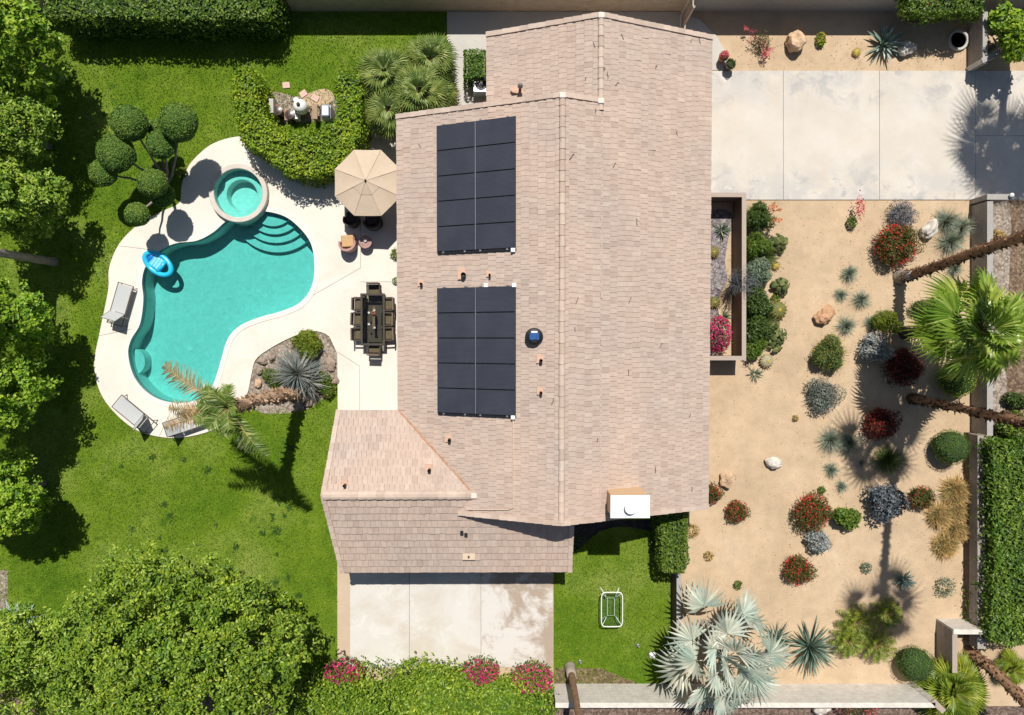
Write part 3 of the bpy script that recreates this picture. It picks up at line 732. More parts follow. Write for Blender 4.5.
# darker clover and weed patches in the lower lawn
mb = MB(); wp = np.array([at2(*p) for p in [(120,440),(325,410),(330,600),(120,560)]]); lo_, hi_ = wp.min(0), wp.max(0)
for k in range(34):
    q = lo_+RNG.uniform(size=2)*(hi_-lo_); n_ = int(RNG.integers(8, 60)); rr = RNG.uniform(.05, .2)
    P = np.c_[q+RNG.normal(size=(n_, 2))*rr*.6, RNG.uniform(.02, .07, n_)]; P = P[~inpoly(P[:, :2], np.array(deck))]
    if len(P): leaves(mb, P, np.tile([0, 0, 1.], (len(P), 1)), .10, .07, 1.0, .5)
g = mb.build('clover', LF['clover']); tag(g, 'small dark clover patches dotted over the lower lawn', 'clover', kind='stuff')
# driveway, slabs, paths
def slabs(name, rects, m, z=.05):
    mb = MB()
    for r in rects:
        pts = np.array([at2(*p) for p in r]); c = pts.mean(0); pts = shrink(pts, .012)
        prism(mb, pts, -.05, z)
    return structure(name, mb, m)
R_ = lambda x0, y0, x1, y1: [(x0, y0), (x1, y0), (x1, y1), (x0, y1)]
slabs('driveway', [R_(640,71,783,200),R_(783,71,879,200),R_(879,71,975,200),R_(975,71,1080,136),R_(975,136,1080,200),R_(1080,71,1200,200)], M['drive'])
mb = MB(); sheet(mb, [at2(*p) for p in R_(640,71.5,1200,199.5)], .02); structure('driveway_bed', mb, M['joint'])
slabs('patio', [R_(350,560,409.5,667),R_(409.5,560,481,667)], M['slab'])
slabs('patio', [R_(481,560,553,667)], M['slab_wet'])
mb = MB(); sheet(mb, [at2(*p) for p in R_(337.5,555,350,667)], .03); structure('kerb_strip', mb, M['tanstrip'])
mb = MB(); sheet(mb, [at2(*p) for p in R_(338,560.5,552.5,666.5)], .018); structure('patio_bed', mb, M['joint'])
slabs('path', [R_(447,12,488,58),R_(447,58,488,112),R_(447,112,488,140)], M['path'])
mb = MB(); sheet(mb, [at2(*p) for p in R_(488,12,680,60)], .03); structure('side_yard', mb, M['path'])
walk = [at2(*p) for p in [(640,30),(683,14),(700,20),(716,36),(725,52),(729,70.5),(640,70.5)]]
mb = MB(); prism(mb, walk, -.02, .052); structure('path', mb, M['path'])
mb = MB(); sheet(mb, [at2(*p) for p in R_(540,706,1100,800)], .006); structure('verge', mb, M['verge'])
mb = MB(); sheet(mb, [at2(*p) for p in R_(-160,690,560,800)], .005); structure('verge', mb, M['verge'])
mb = MB(); sheet(mb, [at2(*p) for p in [(555,668),(600,668),(640,684),(640,690),(555,690)]], .009); structure('bare_soil', mb, M['soil'])
mb = MB(); sheet(mb, [at2(*p) for p in R_(-40,570,8,612)], .011); structure('gravel_strip', mb, M['gravel_tan'])
mb = MB(); sheet(mb, [at2(*p) for p in smooth_loop([(262,98),(276,92),(300,97),(318,90),(332,95),(338,118),(262,122)], 4)], .011); structure('gravel_patch', mb, M['gravel_tan'])
mb = MB(); sheet(mb, [at2(*p) for p in smooth_loop([(300,99),(312,92),(326,89),(334,96),(328,104),(310,106)], 4)], .015); structure('bare_soil', mb, M['sand'])
mb = MB(); sheet(mb, [at2(*p) for p in [(556,520),(676,520),(676,536),(655,532),(630,527),(614,527),(600,531),(588,541),(577,551),(556,553)]], .010); structure('gravel_bed_or_shade', mb, M['darkgrass_shade'])  # dark arched sheet paints the curved shadow below the house wall
# courtyard ground
mb = MB(); sheet(mb, [at2(*p) for p in [(700,202),(733,202),(733,356),(700,356)]], .006); structure('courtyard_sand', mb, M['sand'])
mb = MB(); sheet(mb, [at2(*p) for p in smooth_loop([(708,212),(732,213),(728,240),(725,262),(727,280),(718,300),(720,330),(716,350),(706,352),(706,240)], 3)], .011); structure('gravel_path', mb, M['gravel_grey'])
mb = MB(); sheet(mb, [at2(*p) for p in smooth_loop([(986,204),(1010,206),(1008,300),(1004,440),(988,440),(985,300)], 3)], .008); structure('gravel_strip', mb, M['gravel_tan'])
mb = MB(); sheet(mb, [at2(*p) for p in R_(1004,201,1100,420)], .005); structure('bare_soil', mb, M['soil'])
mb = MB(); sheet(mb, [at2(*p) for p in smooth_loop([(840,590),(905,590),(912,640),(880,662),(845,660)], 4)], .007); structure('garden_soil', mb, M['sand'])

# sun and sky
EL = math.radians(60); SUN = Vector((.06, 1.0, 0)).normalized()*math.cos(EL)+Vector((0, 0, math.sin(EL)))
sl = bpy.data.lights.new('sun', 'SUN'); sl.energy = 4.5; sl.angle = math.radians(.55); sl.color = (1, .955, .88)
so = bpy.data.objects.new('sun', sl); COL.objects.link(so); so.location = (0, 0, 60); so.rotation_euler = SUN.to_track_quat('Z', 'Y').to_euler()
wd = bpy.data.worlds.new('World'); SC.world = wd; wd.use_nodes = True; nt = wd.node_tree
sk = nt.nodes.new('ShaderNodeTexSky'); sk.sky_type = 'NISHITA'; sk.sun_disc = False; sk.sun_elevation = EL; sk.sun_rotation = math.atan2(SUN.x, SUN.y)
sk.air_density = 1.0; sk.dust_density = 1.0
bg = nt.nodes['Background']; L(nt, sk.outputs[0], bg.inputs[0]); bg.inputs[1].default_value = .055
vs = SC.view_settings; vs.view_transform = 'Standard'; vs.look = 'None'; vs.exposure = .22; vs.gamma = 1; vs.use_curve_mapping = False
cy = SC.cycles; cy.max_bounces = 7; cy.diffuse_bounces = 3; cy.glossy_bounces = 3; cy.transparent_max_bounces = 12; cy.transmission_bounces = 4
cy.use_denoising = True; cy.caustics_reflective = False; cy.caustics_refractive = False

# ================================================================== SWIMMING POOL AND SPA
pool = empty('swimming_pool', (0, 0, 0), 'free-form turquoise swimming pool with curved steps sunk in the pale deck', 'swimming pool')
n = len(pool_full); DEP = 1.05
mb = MB(); i = np.arange(n); j = (i+1) % n
mb.add(np.concatenate([np.c_[pool_full, np.full(n, .06)], np.c_[pool_full, np.full(n, -DEP)]]), np.stack([i, i+n, j+n, j], 1))
sheet(mb, pool_full, -DEP); mb.build('basin', M['poolfloor'], pool)
mb = MB(); pb = shrink(pool_full, .006); mb.add(np.concatenate([np.c_[pb, np.full(n, .05)], np.c_[pb, np.full(n, -.2)]]), np.stack([i, i+n, j+n, j], 1)); mb.build('tile_band', M['poolband'], pool)
mb = MB(); sheet(mb, shrink(pool_full, -.004), -.07); mb.build('water', M['water'], pool, smooth=True)
# coping ring
def ring_strip(mb, loop, wo, z0, z1, k0, k1):
    inn = loop[k0:k1]; out = shrink(loop, -wo)
    if np.sum(loop[:, 0]*np.roll(loop[:, 1], -1)-np.roll(loop[:, 0], -1)*loop[:, 1]) < 0: out = out[::-1]
    out = out[k0:k1]; m = len(inn)
    v = np.concatenate([np.c_[inn, np.full(m, z1)], np.c_[out, np.full(m, z1)], np.c_[inn, np.full(m, z0)], np.c_[out, np.full(m, z0)]]); i = np.arange(m-1)
    mb.add(v, np.stack([i, i+1, i+1+m, i+m], 1), np.stack([i+2*m, i+1+2*m, i+1, i], 1), np.stack([i+m, i+1+m, i+1+3*m, i+3*m], 1))
mb = MB(); ring_strip(mb, pool_full, .24, .03, .095, 0, n-1); mb.build('coping', M['coping'], pool)
SC_ = at(271, 202)
for k, (rp, zt) in enumerate([(47.5, -.80), (38.5, -.60), (30.5, -.40), (23, -.22)]):
    mb = MB(); r = rp*.0476; th = np.radians(np.linspace(224, 352, 40))
    prism(mb, [(SC_.x, SC_.y)]+[(SC_.x+r*math.cos(t), SC_.y+r*math.sin(t)) for t in th], -DEP+.002*k, zt); mb.build('step', M['poolfloor'], pool)
mb = MB(); c = at(129, 362); th = np.radians(np.linspace(-85, 85, 24)); prism(mb, [(c.x+.56*math.cos(t)*.95, c.y+.62*math.sin(t)) for t in th], -DEP, -.42); mb.build('seat_ledge', M['poolfloor'], pool)
mb = MB()
for px, py in [(250,290),(180,350)]: lathe(mb, [(.11,-DEP+.001),(.11,-DEP+.02),(.0,-DEP+.025)], 16, (*at2(px, py), 0))
mb.build('drain', M['white'], pool)

spa = empty('spa', (SPA.x, SPA.y, 0), 'raised round spa with stone rim beside the swimming pool', 'spa')
ZR = .36
mb = MB(); lathe(mb, [(spa_r_in-.01,.2),(spa_r_in,ZR-.02),(spa_r_in+.02,ZR),(spa_r_out-.02,ZR),(spa_r_out,ZR-.02),(spa_r_out,-DEP)], 56, caps=False); mb.build('rim', M['spastone'], spa)
mb = MB(); lathe(mb, [(spa_r_in+.012,ZR-.03),(spa_r_in+.01,-.12),(.74,-.13),(.72,-.15),(.70,-.62),(0,-.63)], 56, caps=False); mb.build('basin', M['poolfloor'], spa)
mb = MB(); lathe(mb, [(spa_r_in+.01,.24),(.0,.24)], 48, caps=False); mb.build('water', M['spawater'], spa, smooth=True)

# ================================================================== HOUSE
P_ = .4; XR, HR = 2.267, 5.38
def mainz(x): return HR - P_*abs(x-XR)
UX, UH = 3.865, 4.74; LY, LH, LP = -6.6, 3.97, .39
house = empty('house', (0, 0, 0), 'single storey house with pinkish tan tiled roof beside the pool', 'house')
XE, XW = 8.957, -4.70; XWU = -.79; YT, YB = 9.58, -7.42; YU = 12.98; LXW, LXE = -7.55, 2.87; LYB, LYT = -10.36, -3.16
def clip(poly, a, b, c):   # keep a*x+b*y<=c
    out = []
    for i in range(len(poly)):
        p, q = poly[i-1], poly[i]; dp, dq = a*p[0]+b*p[1]-c, a*q[0]+b*q[1]-c
        if (dp <= 0) != (dq <= 0): t = dp/(dp-dq); out.append((p[0]+(q[0]-p[0])*t, p[1]+(q[1]-p[1])*t))
        if dq <= 0: out.append(q)
    return out
def tilefield(mb, fn, nrm, umin, umax, wmax, region, expo=.335, width=.212, phase=0, thick=.026, gp=.005):
    """courses of flat tiles: u along the eave, w horizontal run up from the eave; fn maps (u,w)->xyz"""
    nrm = Vector(nrm).normalized(); rg = [region[i] for i in range(len(region))]
    ar = sum(rg[i-1][0]*rg[i][1]-rg[i][0]*rg[i-1][1] for i in range(len(rg)))
    if ar < 0: rg = rg[::-1]
    row = 0; w = 0.0
    while w < wmax:
        u = umin - width + ((row*.5+phase) % 1)*width + random.uniform(-.02, .02)
        while u < umax:
            du = width*random.uniform(.94, 1.06); w0 = w+random.uniform(-.012, .010)
            poly = [(u+gp, w0), (u+du-gp, w0), (u+du-gp, w+expo+.02), (u+gp, w+expo+.02)]
            for i in range(len(rg)):
                p, q = rg[i-1], rg[i]; ex, ey = q[0]-p[0], q[1]-p[1]
                poly = clip(poly, ey, -ex, ey*p[0]-ex*p[1])
                if len(poly) < 3: break
            if len(poly) >= 3:
                lift = random.uniform(-.006, .010) + (.03 if random.random() < .012 else 0); tw = random.uniform(-.010, .010)
                top = []; bot = []
                for (a, b) in poly:
                    k = max(0, 1-(b-w)/expo); z = .012+thick*k+lift*k+tw*((a-u)/width-.5)*k
                    c = fn(a, b); top.append(c+nrm*z); bot.append(c-nrm*.01)
                m = len(poly); i = np.arange(m); j = (i+1) % m
                mb.add([tuple(v) for v in top+bot], i, np.stack([i+m, j+m, j, i], 1)) if True else None
            u += du
        w += expo; row += 1
def fix(mb): return mb
roofs = {}
mb = MB()
# main east slope (runs on under the upper wing's ridge)
fE = lambda u, w: Vector((XE-w, u, mainz(XE-w)))
tilefield(mb, fE, (P_, 0, 1), YB, YU, XE-XR, [(YB,0),(YU,0),(YU,XE-UX),(YT,XE-UX),(YT,XE-XR),(YB,XE-XR)][:2]+[(YU,XE-UX),(YB,XE-UX)])
wq = XE-UX
tilefield(mb, lambda u, w: fE(u, w+wq), (P_, 0, 1), YB, YT, UX-XR, [(YB,0),(YT,0),(YT,UX-XR),(YB,UX-XR)])
# main west slope
fW = lambda u, w: Vector((XW+w, u, mainz(XW+w))); run = XR-XW
tilefield(mb, fW, (-P_, 0, 1), LYT, YT, run, [(LYT,0),(YT,0),(YT,run),(LYT,run)])
vx = -1.254-XW
tilefield(mb, fW, (-P_, 0, 1), LY, LYT, run, [(LYT,0),(LYT,run),(LY,run),(LY,vx)])
tilefield(mb, fW, (-P_, 0, 1), YB, LY, run, [(LY,vx),(LY,run),(YB,run),(YB,vx-.72)])
# upper wing west slope
fU = lambda u, w: Vector((XWU+w, u, UH-P_*(UX-XWU-w))); ru = UX-XWU
tilefield(mb, fU, (-P_, 0, 1), 9.3, YU, ru, [(9.3,0),(YU,0),(YU,ru),(9.3,ru)])
# lower wing north and south slopes
hipL = -1.254
fLN = lambda u, w: Vector((u, LYT-w, LH-LP*((LYT-LY)-w))); rn = LYT-LY
tilefield(mb, fLN, (0, LP, 1), LXW, hipL+.1, rn, [(LXW+.27,0),(-4.68,0),(hipL,rn),(LXW-.08,rn)])
fLS = lambda u, w: Vector((u, LYB+w, LH-LP*((LY-LYB)-w))); rs = LY-LYB
tilefield(mb, fLS, (0, -LP, 1), LXW, LXE, rs, [(LXW+.36,0),(LXE,0),(LXE,rs-.4),(-2.03,rs-.4),(-1.254,rs),(LXW-.08,rs)][:3]+[(-1.9,rs),(LXW-.08,rs)], .325, .24, 0, .042, .003)
roof = mb.build('roof', M['tile'], house)
# roof decks (boards under the tiles, with fascia edges)
def deckslab(mb, pts, th=.11):
    p = [Vector(q) for q in pts]; n = (p[1]-p[0]).cross(p[2]-p[0]).normalized(); n = n if n.z > 0 else -n; m = len(p)
    a = (p[1]-p[0]).cross(p[2]-p[0]); p = p if a.z > 0 else p[::-1]; i = np.arange(m); j = (i+1) % m
    mb.add([tuple(q-n*.012) for q in p]+[tuple(q-n*(th+.012)) for q in p], i, (i+m)[::-1].copy(), np.stack([i+m, j+m, j, i], 1))
def V(x, y, z): return Vector((x, y, z))
mb = MB()
deckslab(mb, [V(XE,YB,mainz(XE)),V(XE,YU,mainz(XE)),V(UX,YU,UH),V(UX,YB,UH)]); deckslab(mb, [V(UX,YB,UH),V(UX,YT,UH),V(XR,YT,HR),V(XR,YB,HR)])
deckslab(mb, [V(XW,LYT,mainz(XW)),V(XR,LYT,HR),V(XR,YT,HR),V(XW,YT,mainz(XW))]); deckslab(mb, [V(XW,LYT,mainz(XW)),V(-1.254,LY,LH),V(XR,LY,HR),V(XR,LYT,HR)])
deckslab(mb, [V(-1.254,LY,LH),V(-1.97,YB,mainz(-1.97)),V(XR,YB,HR),V(XR,LY,HR)])
deckslab(mb, [V(XWU,9.3,fU(0,0).z),V(UX,9.3,UH),V(UX,YU,UH),V(XWU,YU,fU(0,0).z)])
deckslab(mb, [V(LXW+.27,LYT,fLN(0,0).z),V(-4.68,LYT,fLN(0,0).z),V(hipL,LY,LH),V(LXW-.08,LY,LH)])
deckslab(mb, [V(LXW+.36,LYB,fLS(0,0).z),V(LXE,LYB,fLS(0,0).z),V(LXE,LY,LH),V(LXW-.08,LY,LH)])
mb.build('roof_deck', M['fascia'], house)
# ridge and rake caps: overlapping half-round pieces
def caps(name, p, q, w=.17, ln=.36, hgt=.085, lift=.05, m='ridge', square=False):
    p, q = Vector(p), Vector(q); d = (q-p); n = max(2, int(d.length/ln)); mb = MB(); d.normalize(); s = d.cross(Vector((0, 0, 1))).normalized(); u = s.cross(d)
    for k in range(n):
        a = p+(q-p)*(k/n); b = p+(q-p)*((k+1.12)/n); wa = w*1.06; wb = w*.94; la = lift+.022; lb = lift+random.uniform(-.004, .006); sd = random.uniform(-.006, .006)
        prof = [(-1, -.9), (-.8, .25), (-.3, .85), (.3, .85), (.8, .25), (1, -.9)] if not square else [(-1, -1), (-1, .6), (1, .6), (1, -1)]
        va = [a+s*(x*wa+sd)+u*(z*hgt+la) for x, z in prof]; vb = [b+s*(x*wb+sd)+u*(z*hgt*.92+lb) for x, z in prof]; m_ = len(prof); i = np.arange(m_-1)
        mb.add([tuple(v) for v in va+vb], np.stack([i, i+1, i+1+m_, i+m_], 1), np.arange(m_), np.arange(m_)[::-1]+m_)
    return mb.build(name, M[m], roof)
caps('ridge_cap', V(XR,YB,HR), V(XR,YT,HR), .125, .42, .06, .035); caps('ridge_cap', V(UX,YT-.4,UH), V(UX,YU,UH), .12, .42, .06, .035)
caps('ridge_cap', V(LXW-.08,LY,LH), V(-1.3,LY,LH), .2)
for a, b in [((XW,YT,mainz(XW)),(XR,YT,HR)),((UX,YT,UH),(XR,YT,HR)),((XWU,YU,fU(0,0).z),(UX,YU,UH)),((XE,YU,mainz(XE)),(UX,YU,UH)),
             ((XE,YB,mainz(XE)),(XR,YB,HR)),((-1.97,YB,mainz(-1.97)),(XR,YB,HR)),((LXW+.27,LYT,fLN(0,0).z),(LXW-.08,LY,LH)),((LXW+.36,LYB,fLS(0,0).z),(LXW-.08,LY,LH)),((LXE,LYB,fLS(0,0).z),(LXE,LY-.6,fLS(0,rs-.6).z))]:
    caps('rake_tile', a, b, .10, .36, .07, .03, 'ridge', True)
# valley flashing, rusted, along the valley between main roof and lower wing
mb = MB(); a, b = V(-4.68,LYT,mainz(-4.68)), V(-1.254,LY,LH)
d = (b-a).normalized(); s = Vector((-d.y, d.x, 0)).normalized()
for k in range(14):
    p = a+(b-a)*(k/14); q = a+(b-a)*((k+.97)/14); w1 = random.uniform(.02, .055); w2 = random.uniform(.02, .055)
    mb.add([tuple(p+s*w1+V(0,0,.075)), tuple(p-s*w2+V(0,0,.075)), tuple(q-s*w2+V(0,0,.075)), tuple(q+s*w1+V(0,0,.075))], [0, 1, 2, 3])
mb.build('valley_flashing', M['rust'], roof)
# ridge end flashings
for (x, y, z) in [(XR,YT-.05,HR),(UX,YT-.05,UH+.02),(-1.3,LY-.02,LH),(UX,YU-.05,UH)]:
    mb = MB(); bbox(mb, x-.13, y-.11, z-.04, x+.13, y+.11, z+.13, .03); mb.build('ridge_end', M['ridge_end'], roof)
# walls
WX0, WX1, WY0, WY1 = XW+.55, XE-.5, YB+.45, YT-.4
mb = MB()
def gable_y(x0, x1, y0, y1, zf, peak=None):
    xs = [x0]+([peak] if peak else [])+[x1]; prof = [(x0, 0), (x1, 0)]+[(x, zf(x)-.16) for x in reversed(xs)]; m = len(prof); i = np.arange(m); j = (i+1) % m
    mb.add([(x, y0, z) for x, z in prof]+[(x, y1, z) for x, z in prof], i, (i+m)[::-1].copy(), np.stack([i+m, j+m, j, i], 1))
gable_y(WX0, WX1, WY0, WY1, mainz, XR); gable_y(XWU+.5, WX1-.015, WY1-.1, YU-.4, lambda x: UH-P_*abs(x-UX), UX)
prof = [(LYB+.5, 0), (LYT-.5, 0), (LYT-.5, fLN(0,.5).z-.16), (LY, LH-.16), (LYB+.5, fLS(0,.5).z-.16)]; m_ = 5; i = np.arange(5); j = (i+1) % 5
mb.add([(LXW+.7, y, z) for y, z in prof]+[(LXE-.5, y, z) for y, z in prof], i, (i+5)[::-1].copy(), np.stack([i+5, j+5, j, i], 1))
wall = mb.build('wall', M['stucco'], house)
def opening(name, axis, fixed, a0, a1, z0, z1, out, m, panes=2, fr='white'):
    """door or window on a wall face; axis 'x' = wall runs along x at y=fixed"""
    mb = MB(); f = MB()
    def bx(mb_, u0, u1, zz0, zz1, d0, d1):
        d0, d1 = sorted((fixed+out*d0, fixed+out*d1))
        box(mb_, u0, d0, zz0, u1, d1, zz1) if axis == 'x' else box(mb_, d0, u0, zz0, d1, u1, zz1)
    bx(mb, a0, a1, z0, z1, .004, .03)
    for k in range(panes+1):
        u = a0+(a1-a0)*k/panes; bx(f, u-.03, u+.03, z0, z1, .006, .06)
    bx(f, a0-.03, a1+.03, z1, z1+.06, .006, .062); bx(f, a0-.03, a1+.03, z0-.06, z0, .006, .062)
    o = mb.build(name, M[m], house); f.build('frame', M[fr], o)
opening('sliding_door', 'y', WX0, 3.2, 6.4, .1, 2.15, -1, 'window', 3); opening('sliding_door', 'y', WX0, -2.4, 1.2, .1, 2.15, -1, 'window', 3)
opening('window', 'y', LXW+.7, -8.6, -7.0, .9, 2.1, -1, 'window', 2)
opening('sliding_door', 'x', LYB+.5, -5.6, -2.6, .08, 2.1, -1, 'window', 3); opening('window', 'x', LYB+.5, -1.2, 1.4, .9, 2.0, -1, 'window', 3)
opening('window', 'x', WY0, 6.3, 7.6, .9, 2.1, -1, 'window', 2); opening('window', 'y', WX1, -5.2, -3.4, .9, 2.1, 1, 'window', 2)
opening('front_door', 'y', WX1, 1.4, 2.5, .08, 2.15, 1, 'wood', 1, 'fascia'); opening('garage_door', 'y', WX1, 7.2, 12.1, .05, 2.2, 1, 'white', 4, 'fascia')
opening('window', 'x', YU-.4, 1.2, 2.8, .9, 2.1, 1, 'window', 2)
# chimney
mb = MB(); bbox(mb, 4.20, -7.08, 2.0, 5.69, -6.24, 5.72, .02); ch = mb.build('chimney', M['chim'], house)
mb = MB(); bbox(mb, 4.16, -7.12, 5.722, 5.73, -6.21, 5.80, .015); mb.build('cap', M['white'], ch)
mb = MB(); lathe(mb, [(.20,5.802),(.20,5.98),(.24,5.985),(.24,6.03),(0,6.05)], 20, (4.93,-6.66,0)); mb.build('flue', M['white'], ch)
# roof vents on clay flashings
def onroof(px, py):
    """point of the roof under a pixel (iterate height)"""
    z = 4.0
    for _ in range(12):
        p = at(px, py, z); x, y = p.x, p.y
        if y > YT and x < UX: z = UH-P_*(UX-x)
        elif y < LY and (x < -1.9 or y < YB): z = LH-LP*(LY-y)
        elif y < LYT and (x-(-4.68)) < -(y-LYT)*1.0 and x < -1.2 and y > LY: z = LH-LP*(y-LY)
        else: z = mainz(x)
    return V(p.x, p.y, z)
VENTS = [(463,274,.11),(421,283,.06),(540,359,.07),(540,391,.06),(449,438,.07),(429,468,.07),(345,483,.06),(489,274,.05)]
for px, py, r in VENTS:
    p = onroof(px, py); s = r/.07
    mb = MB(); w = .15*min(s, 1.4); box(mb, p.x-w, p.y-w*1.1, p.z-.1, p.x+w, p.y+w*1.1, p.z+.075); o = mb.build('roof_vent', M['clay'], house)
    mb = MB(); lathe(mb, [(r,p.z+.0),(r*.95,p.z+.34),(r*.8,p.z+.35),(r*.75,p.z+.2)], 12, (p.x+.03, p.y-.06, 0)); mb.build('pipe', M['black'], o)
p = onroof(520,90); mb = MB(); blob(mb, (p.x, p.y, p.z+.04), (.42,.2,.05), 2, .5, 2, 3); o = mb.build('roof_vent', M['clay'], house)
mb = MB(); lathe(mb, [(.06,p.z),(.06,p.z+.42),(.11,p.z+.43),(.11,p.z+.5),(0,p.z+.52)], 12, (p.x, p.y, 0)); mb.build('pipe', M['black'], o)
p = onroof(464,533); mb = MB(); box(mb, p.x-.16, p.y-.05, p.z, p.x-.02, p.y+.12, p.z+.13); box(mb, p.x+.02, p.y-.12, p.z, p.x+.16, p.y+.02, p.z+.13); mb.build('vent_hood', M['black'], house)
p = onroof(469,556); mb = MB(); bbox(mb, p.x-.28, p.y-.15, p.z-.1, p.x+.28, p.y+.15, p.z+.12, .02); o = mb.build('junction_box', M['conduit'], house)
mb = MB(); bbox(mb, p.x-.04, p.y-.03, p.z+.121, p.x+.03, p.y+.05, p.z+.2, .01); mb.build('knob', M['black'], o)
# conduit run
q = [onroof(513,420), onroof(514,470), onroof(513.5,507), onroof(508,509), onroof(468,509)]; mb = MB(); tube(mb, [v+V(0,0,.1) for v in q], .022, 6); mb.build('conduit', M['conduit'], house)
q = [onroof(467,517), onroof(468,533), onroof(468,552)]; mb = MB(); tube(mb, [v+V(0,0,.09) for v in q], .02, 6); mb.build('conduit', M['conduit'], house)
for px, py in [(513,250.5),(513,417),(514,285.5),(486,285.5)]:
    p = onroof(px, py); mb = MB(); bbox(mb, p.x-.09, p.y-.08, p.z, p.x+.09, p.y+.08, p.z+.2, .015); mb.build('conduit_box', M['white'], house)
# small dark droppings: twigs and slipped tile corners lying on the roof
for px, py in [(594,46),(623,38),(605,70),(616,84),(585,79),(655,68),(676,134),(691,41),(700,41),(607,76),(614,165),(596,112),(637,222),(577,301),(571,157),(660,345),(628,372),(690,415),(655,470),(598,440),(420,146),(553,402),(630,300),(692,489),(575,330)]:
    p = onroof(px, py); a = random.uniform(1.0, 2.1); l = random.uniform(.06, .15); d = V(math.cos(a)*l, math.sin(a)*l, 0); n_ = V(random.uniform(-.05, .05), random.uniform(-.03, .03), 0)
    pts = [p-d, p-d*.3+n_, p+d*.5+n_*.3, p+d+n_*1.8]; mb = MB()
    tube(mb, [(v.x, v.y, (mainz(v.x) if not (v.y > YT and v.x < UX) else UH-P_*(UX-v.x))+.06) for v in pts], .012, 5); mb.build('fallen_twig', M['bark_dark'], house)
# attic fan
p = onroof(534,337); mb = MB(); lathe(mb, [(.36,p.z+.02),(.37,p.z+.16),(.33,p.z+.26),(.2,p.z+.32),(0,p.z+.33)], 28, (p.x, p.y, 0)); fan = mb.build('attic_fan', M['black'], house)
mb = MB(); bbox(mb, p.x-.19, p.y-.11, p.z+.33, p.x+.19, p.y+.15, p.z+.36, .01); mb.build('solar_cell', M['bluecell'], fan)
mb = MB(); bbox(mb, p.x-.13, p.y+.165, p.z+.32, p.x+.13, p.y+.235, p.z+.35, .01); mb.build('bracket', M['white'], fan)
# gutters down the lawn side
mb = MB(); tube(mb, [(LXW+.2,LYB-.05,2.35),(LXE,LYB-.05,2.35)], .06, 8); mb.build('gutter', M['fascia'], house)

# solar arrays
for nm, y0, lab in [('upper', 3.64, 'upper array of ten dark solar panels nearest the fan palms'), ('lower', -3.18, 'lower array of ten dark solar panels beside the attic fan')]:
    base = V(-2.83, y0, mainz(-2.83)); arr = empty('solar_array', base, lab, 'solar panels', 'solar arrays on the house roof')
    up = V(1, 0, P_).normalized(); ac = V(0, 1, 0); nr = V(-P_, 0, 1).normalized()
    def sb(mb, u0, u1, v0, v1, h0, h1):
        c = [up*u+ac*v+nr*h for h in (h0, h1) for (u, v) in ((u0, v0), (u1, v0), (u1, v1), (u0, v1))]
        mb.add([tuple(x) for x in c], [[0,3,2,1],[4,5,6,7],[0,1,5,4],[1,2,6,5],[2,3,7,6],[3,0,4,7]])
    for c_ in range(2):
        for r_ in range(5):
            u0 = c_*1.80+.008; u1 = u0+1.765; v0 = r_*1.06+.012; v1 = v0+1.035
            f = MB(); sb(f, u0, u1, v0, v1, .12, .155); o = f.build('solar_panel', M['pframe'], arr)
            g_ = MB(); sb(g_, u0+.014, u1-.014, v0+.014, v1-.014, .1565, .159); g_.build('glass', M['panel'], o)
    f = MB()
    for u in (.4, 1.4, 2.2, 3.2): sb(f, u-.02, u+.02, -.06, 5.34, .055, .095)
    f.build('rail', M['rail'], arr)
    f = MB(); sb(f, 1.775, 1.805, .02, 5.28, .125, .158); f.build('mid_clamp', M['rail'], arr)
    f = MB()
    for u in (.3, 1.3, 2.0, 3.2):
        for v in (-.03, 5.31): sb(f, u-.04, u+.04, v-.035, v+.035, .03, .15)
    f.build('end_clamp', M['lead'], arr)
    f = MB(); sb(f, .02, 3.56, -.085, -.01, .03, .12); f.build('skirt', M['black'], arr)
# ================================================================== WALLS
def wallthing(name, poly, h, m, label, cap=None, base=None, cat='wall', group=None):
    pts, c = chunk(poly); root = empty(name, (c[0], c[1], 0), label, cat, group)
    mb = MB(); prism(mb, pts, -.2, h); mb.build('wall_body', M[m], root)
    if cap: mb = MB(); prism(mb, shrink(pts, -.025), h+.002, h+.06); mb.build('cap', M[cap], root)
    if base: mb = MB(); prism(mb, shrink(pts, -.02), -.2, base[1]); mb.build('foot_shade', M[base[0]], root)
    return root
def strip(p, q, th, side=1):
    """wall footprint from pixel p to q; thickness th to the given side"""
    a, b = at(*p), at(*q); d = (b-a).normalized(); s = Vector((-d.y, d.x, 0))*th*side
    return [(a.x, a.y), (b.x, b.y), (b.x+s.x, b.y+s.y), (a.x+s.x, a.y+s.y)]
wallthing('garden_wall', strip((-200,11.5),(681,11.5),.2,1), 1.85, 'blockbeige', 'long beige block wall along the top edge behind lawn and house', 'fascia')
wallthing('garden_wall', strip((686.5,11.5),(1200,11.5),.2,1), 1.85, 'plaster_grey', 'grey plastered wall behind the desert bed with boulder and agave', 'fascia')
t = empty('side_gate', (*at2(683,20), 0), 'tan gate post and gate between house corner and back wall', 'gate')
a = at(683,25)-Vector(t.location); b = at(683,13)-Vector(t.location)
mb = MB(); box(mb, -.03, a.y, .1, .03, b.y, 1.75); mb.build('gate_panel', M['blockbeige'], t); mb = MB(); box(mb, -.09, b.y-.05, 0, .09, b.y+.13, 1.95); mb.build('post', M['stonewhite'], t)
mb = MB(); box(mb, -.05, a.y-.1, 0, .05, a.y-.003, 1.9); mb.build('post', M['fascia'], t)
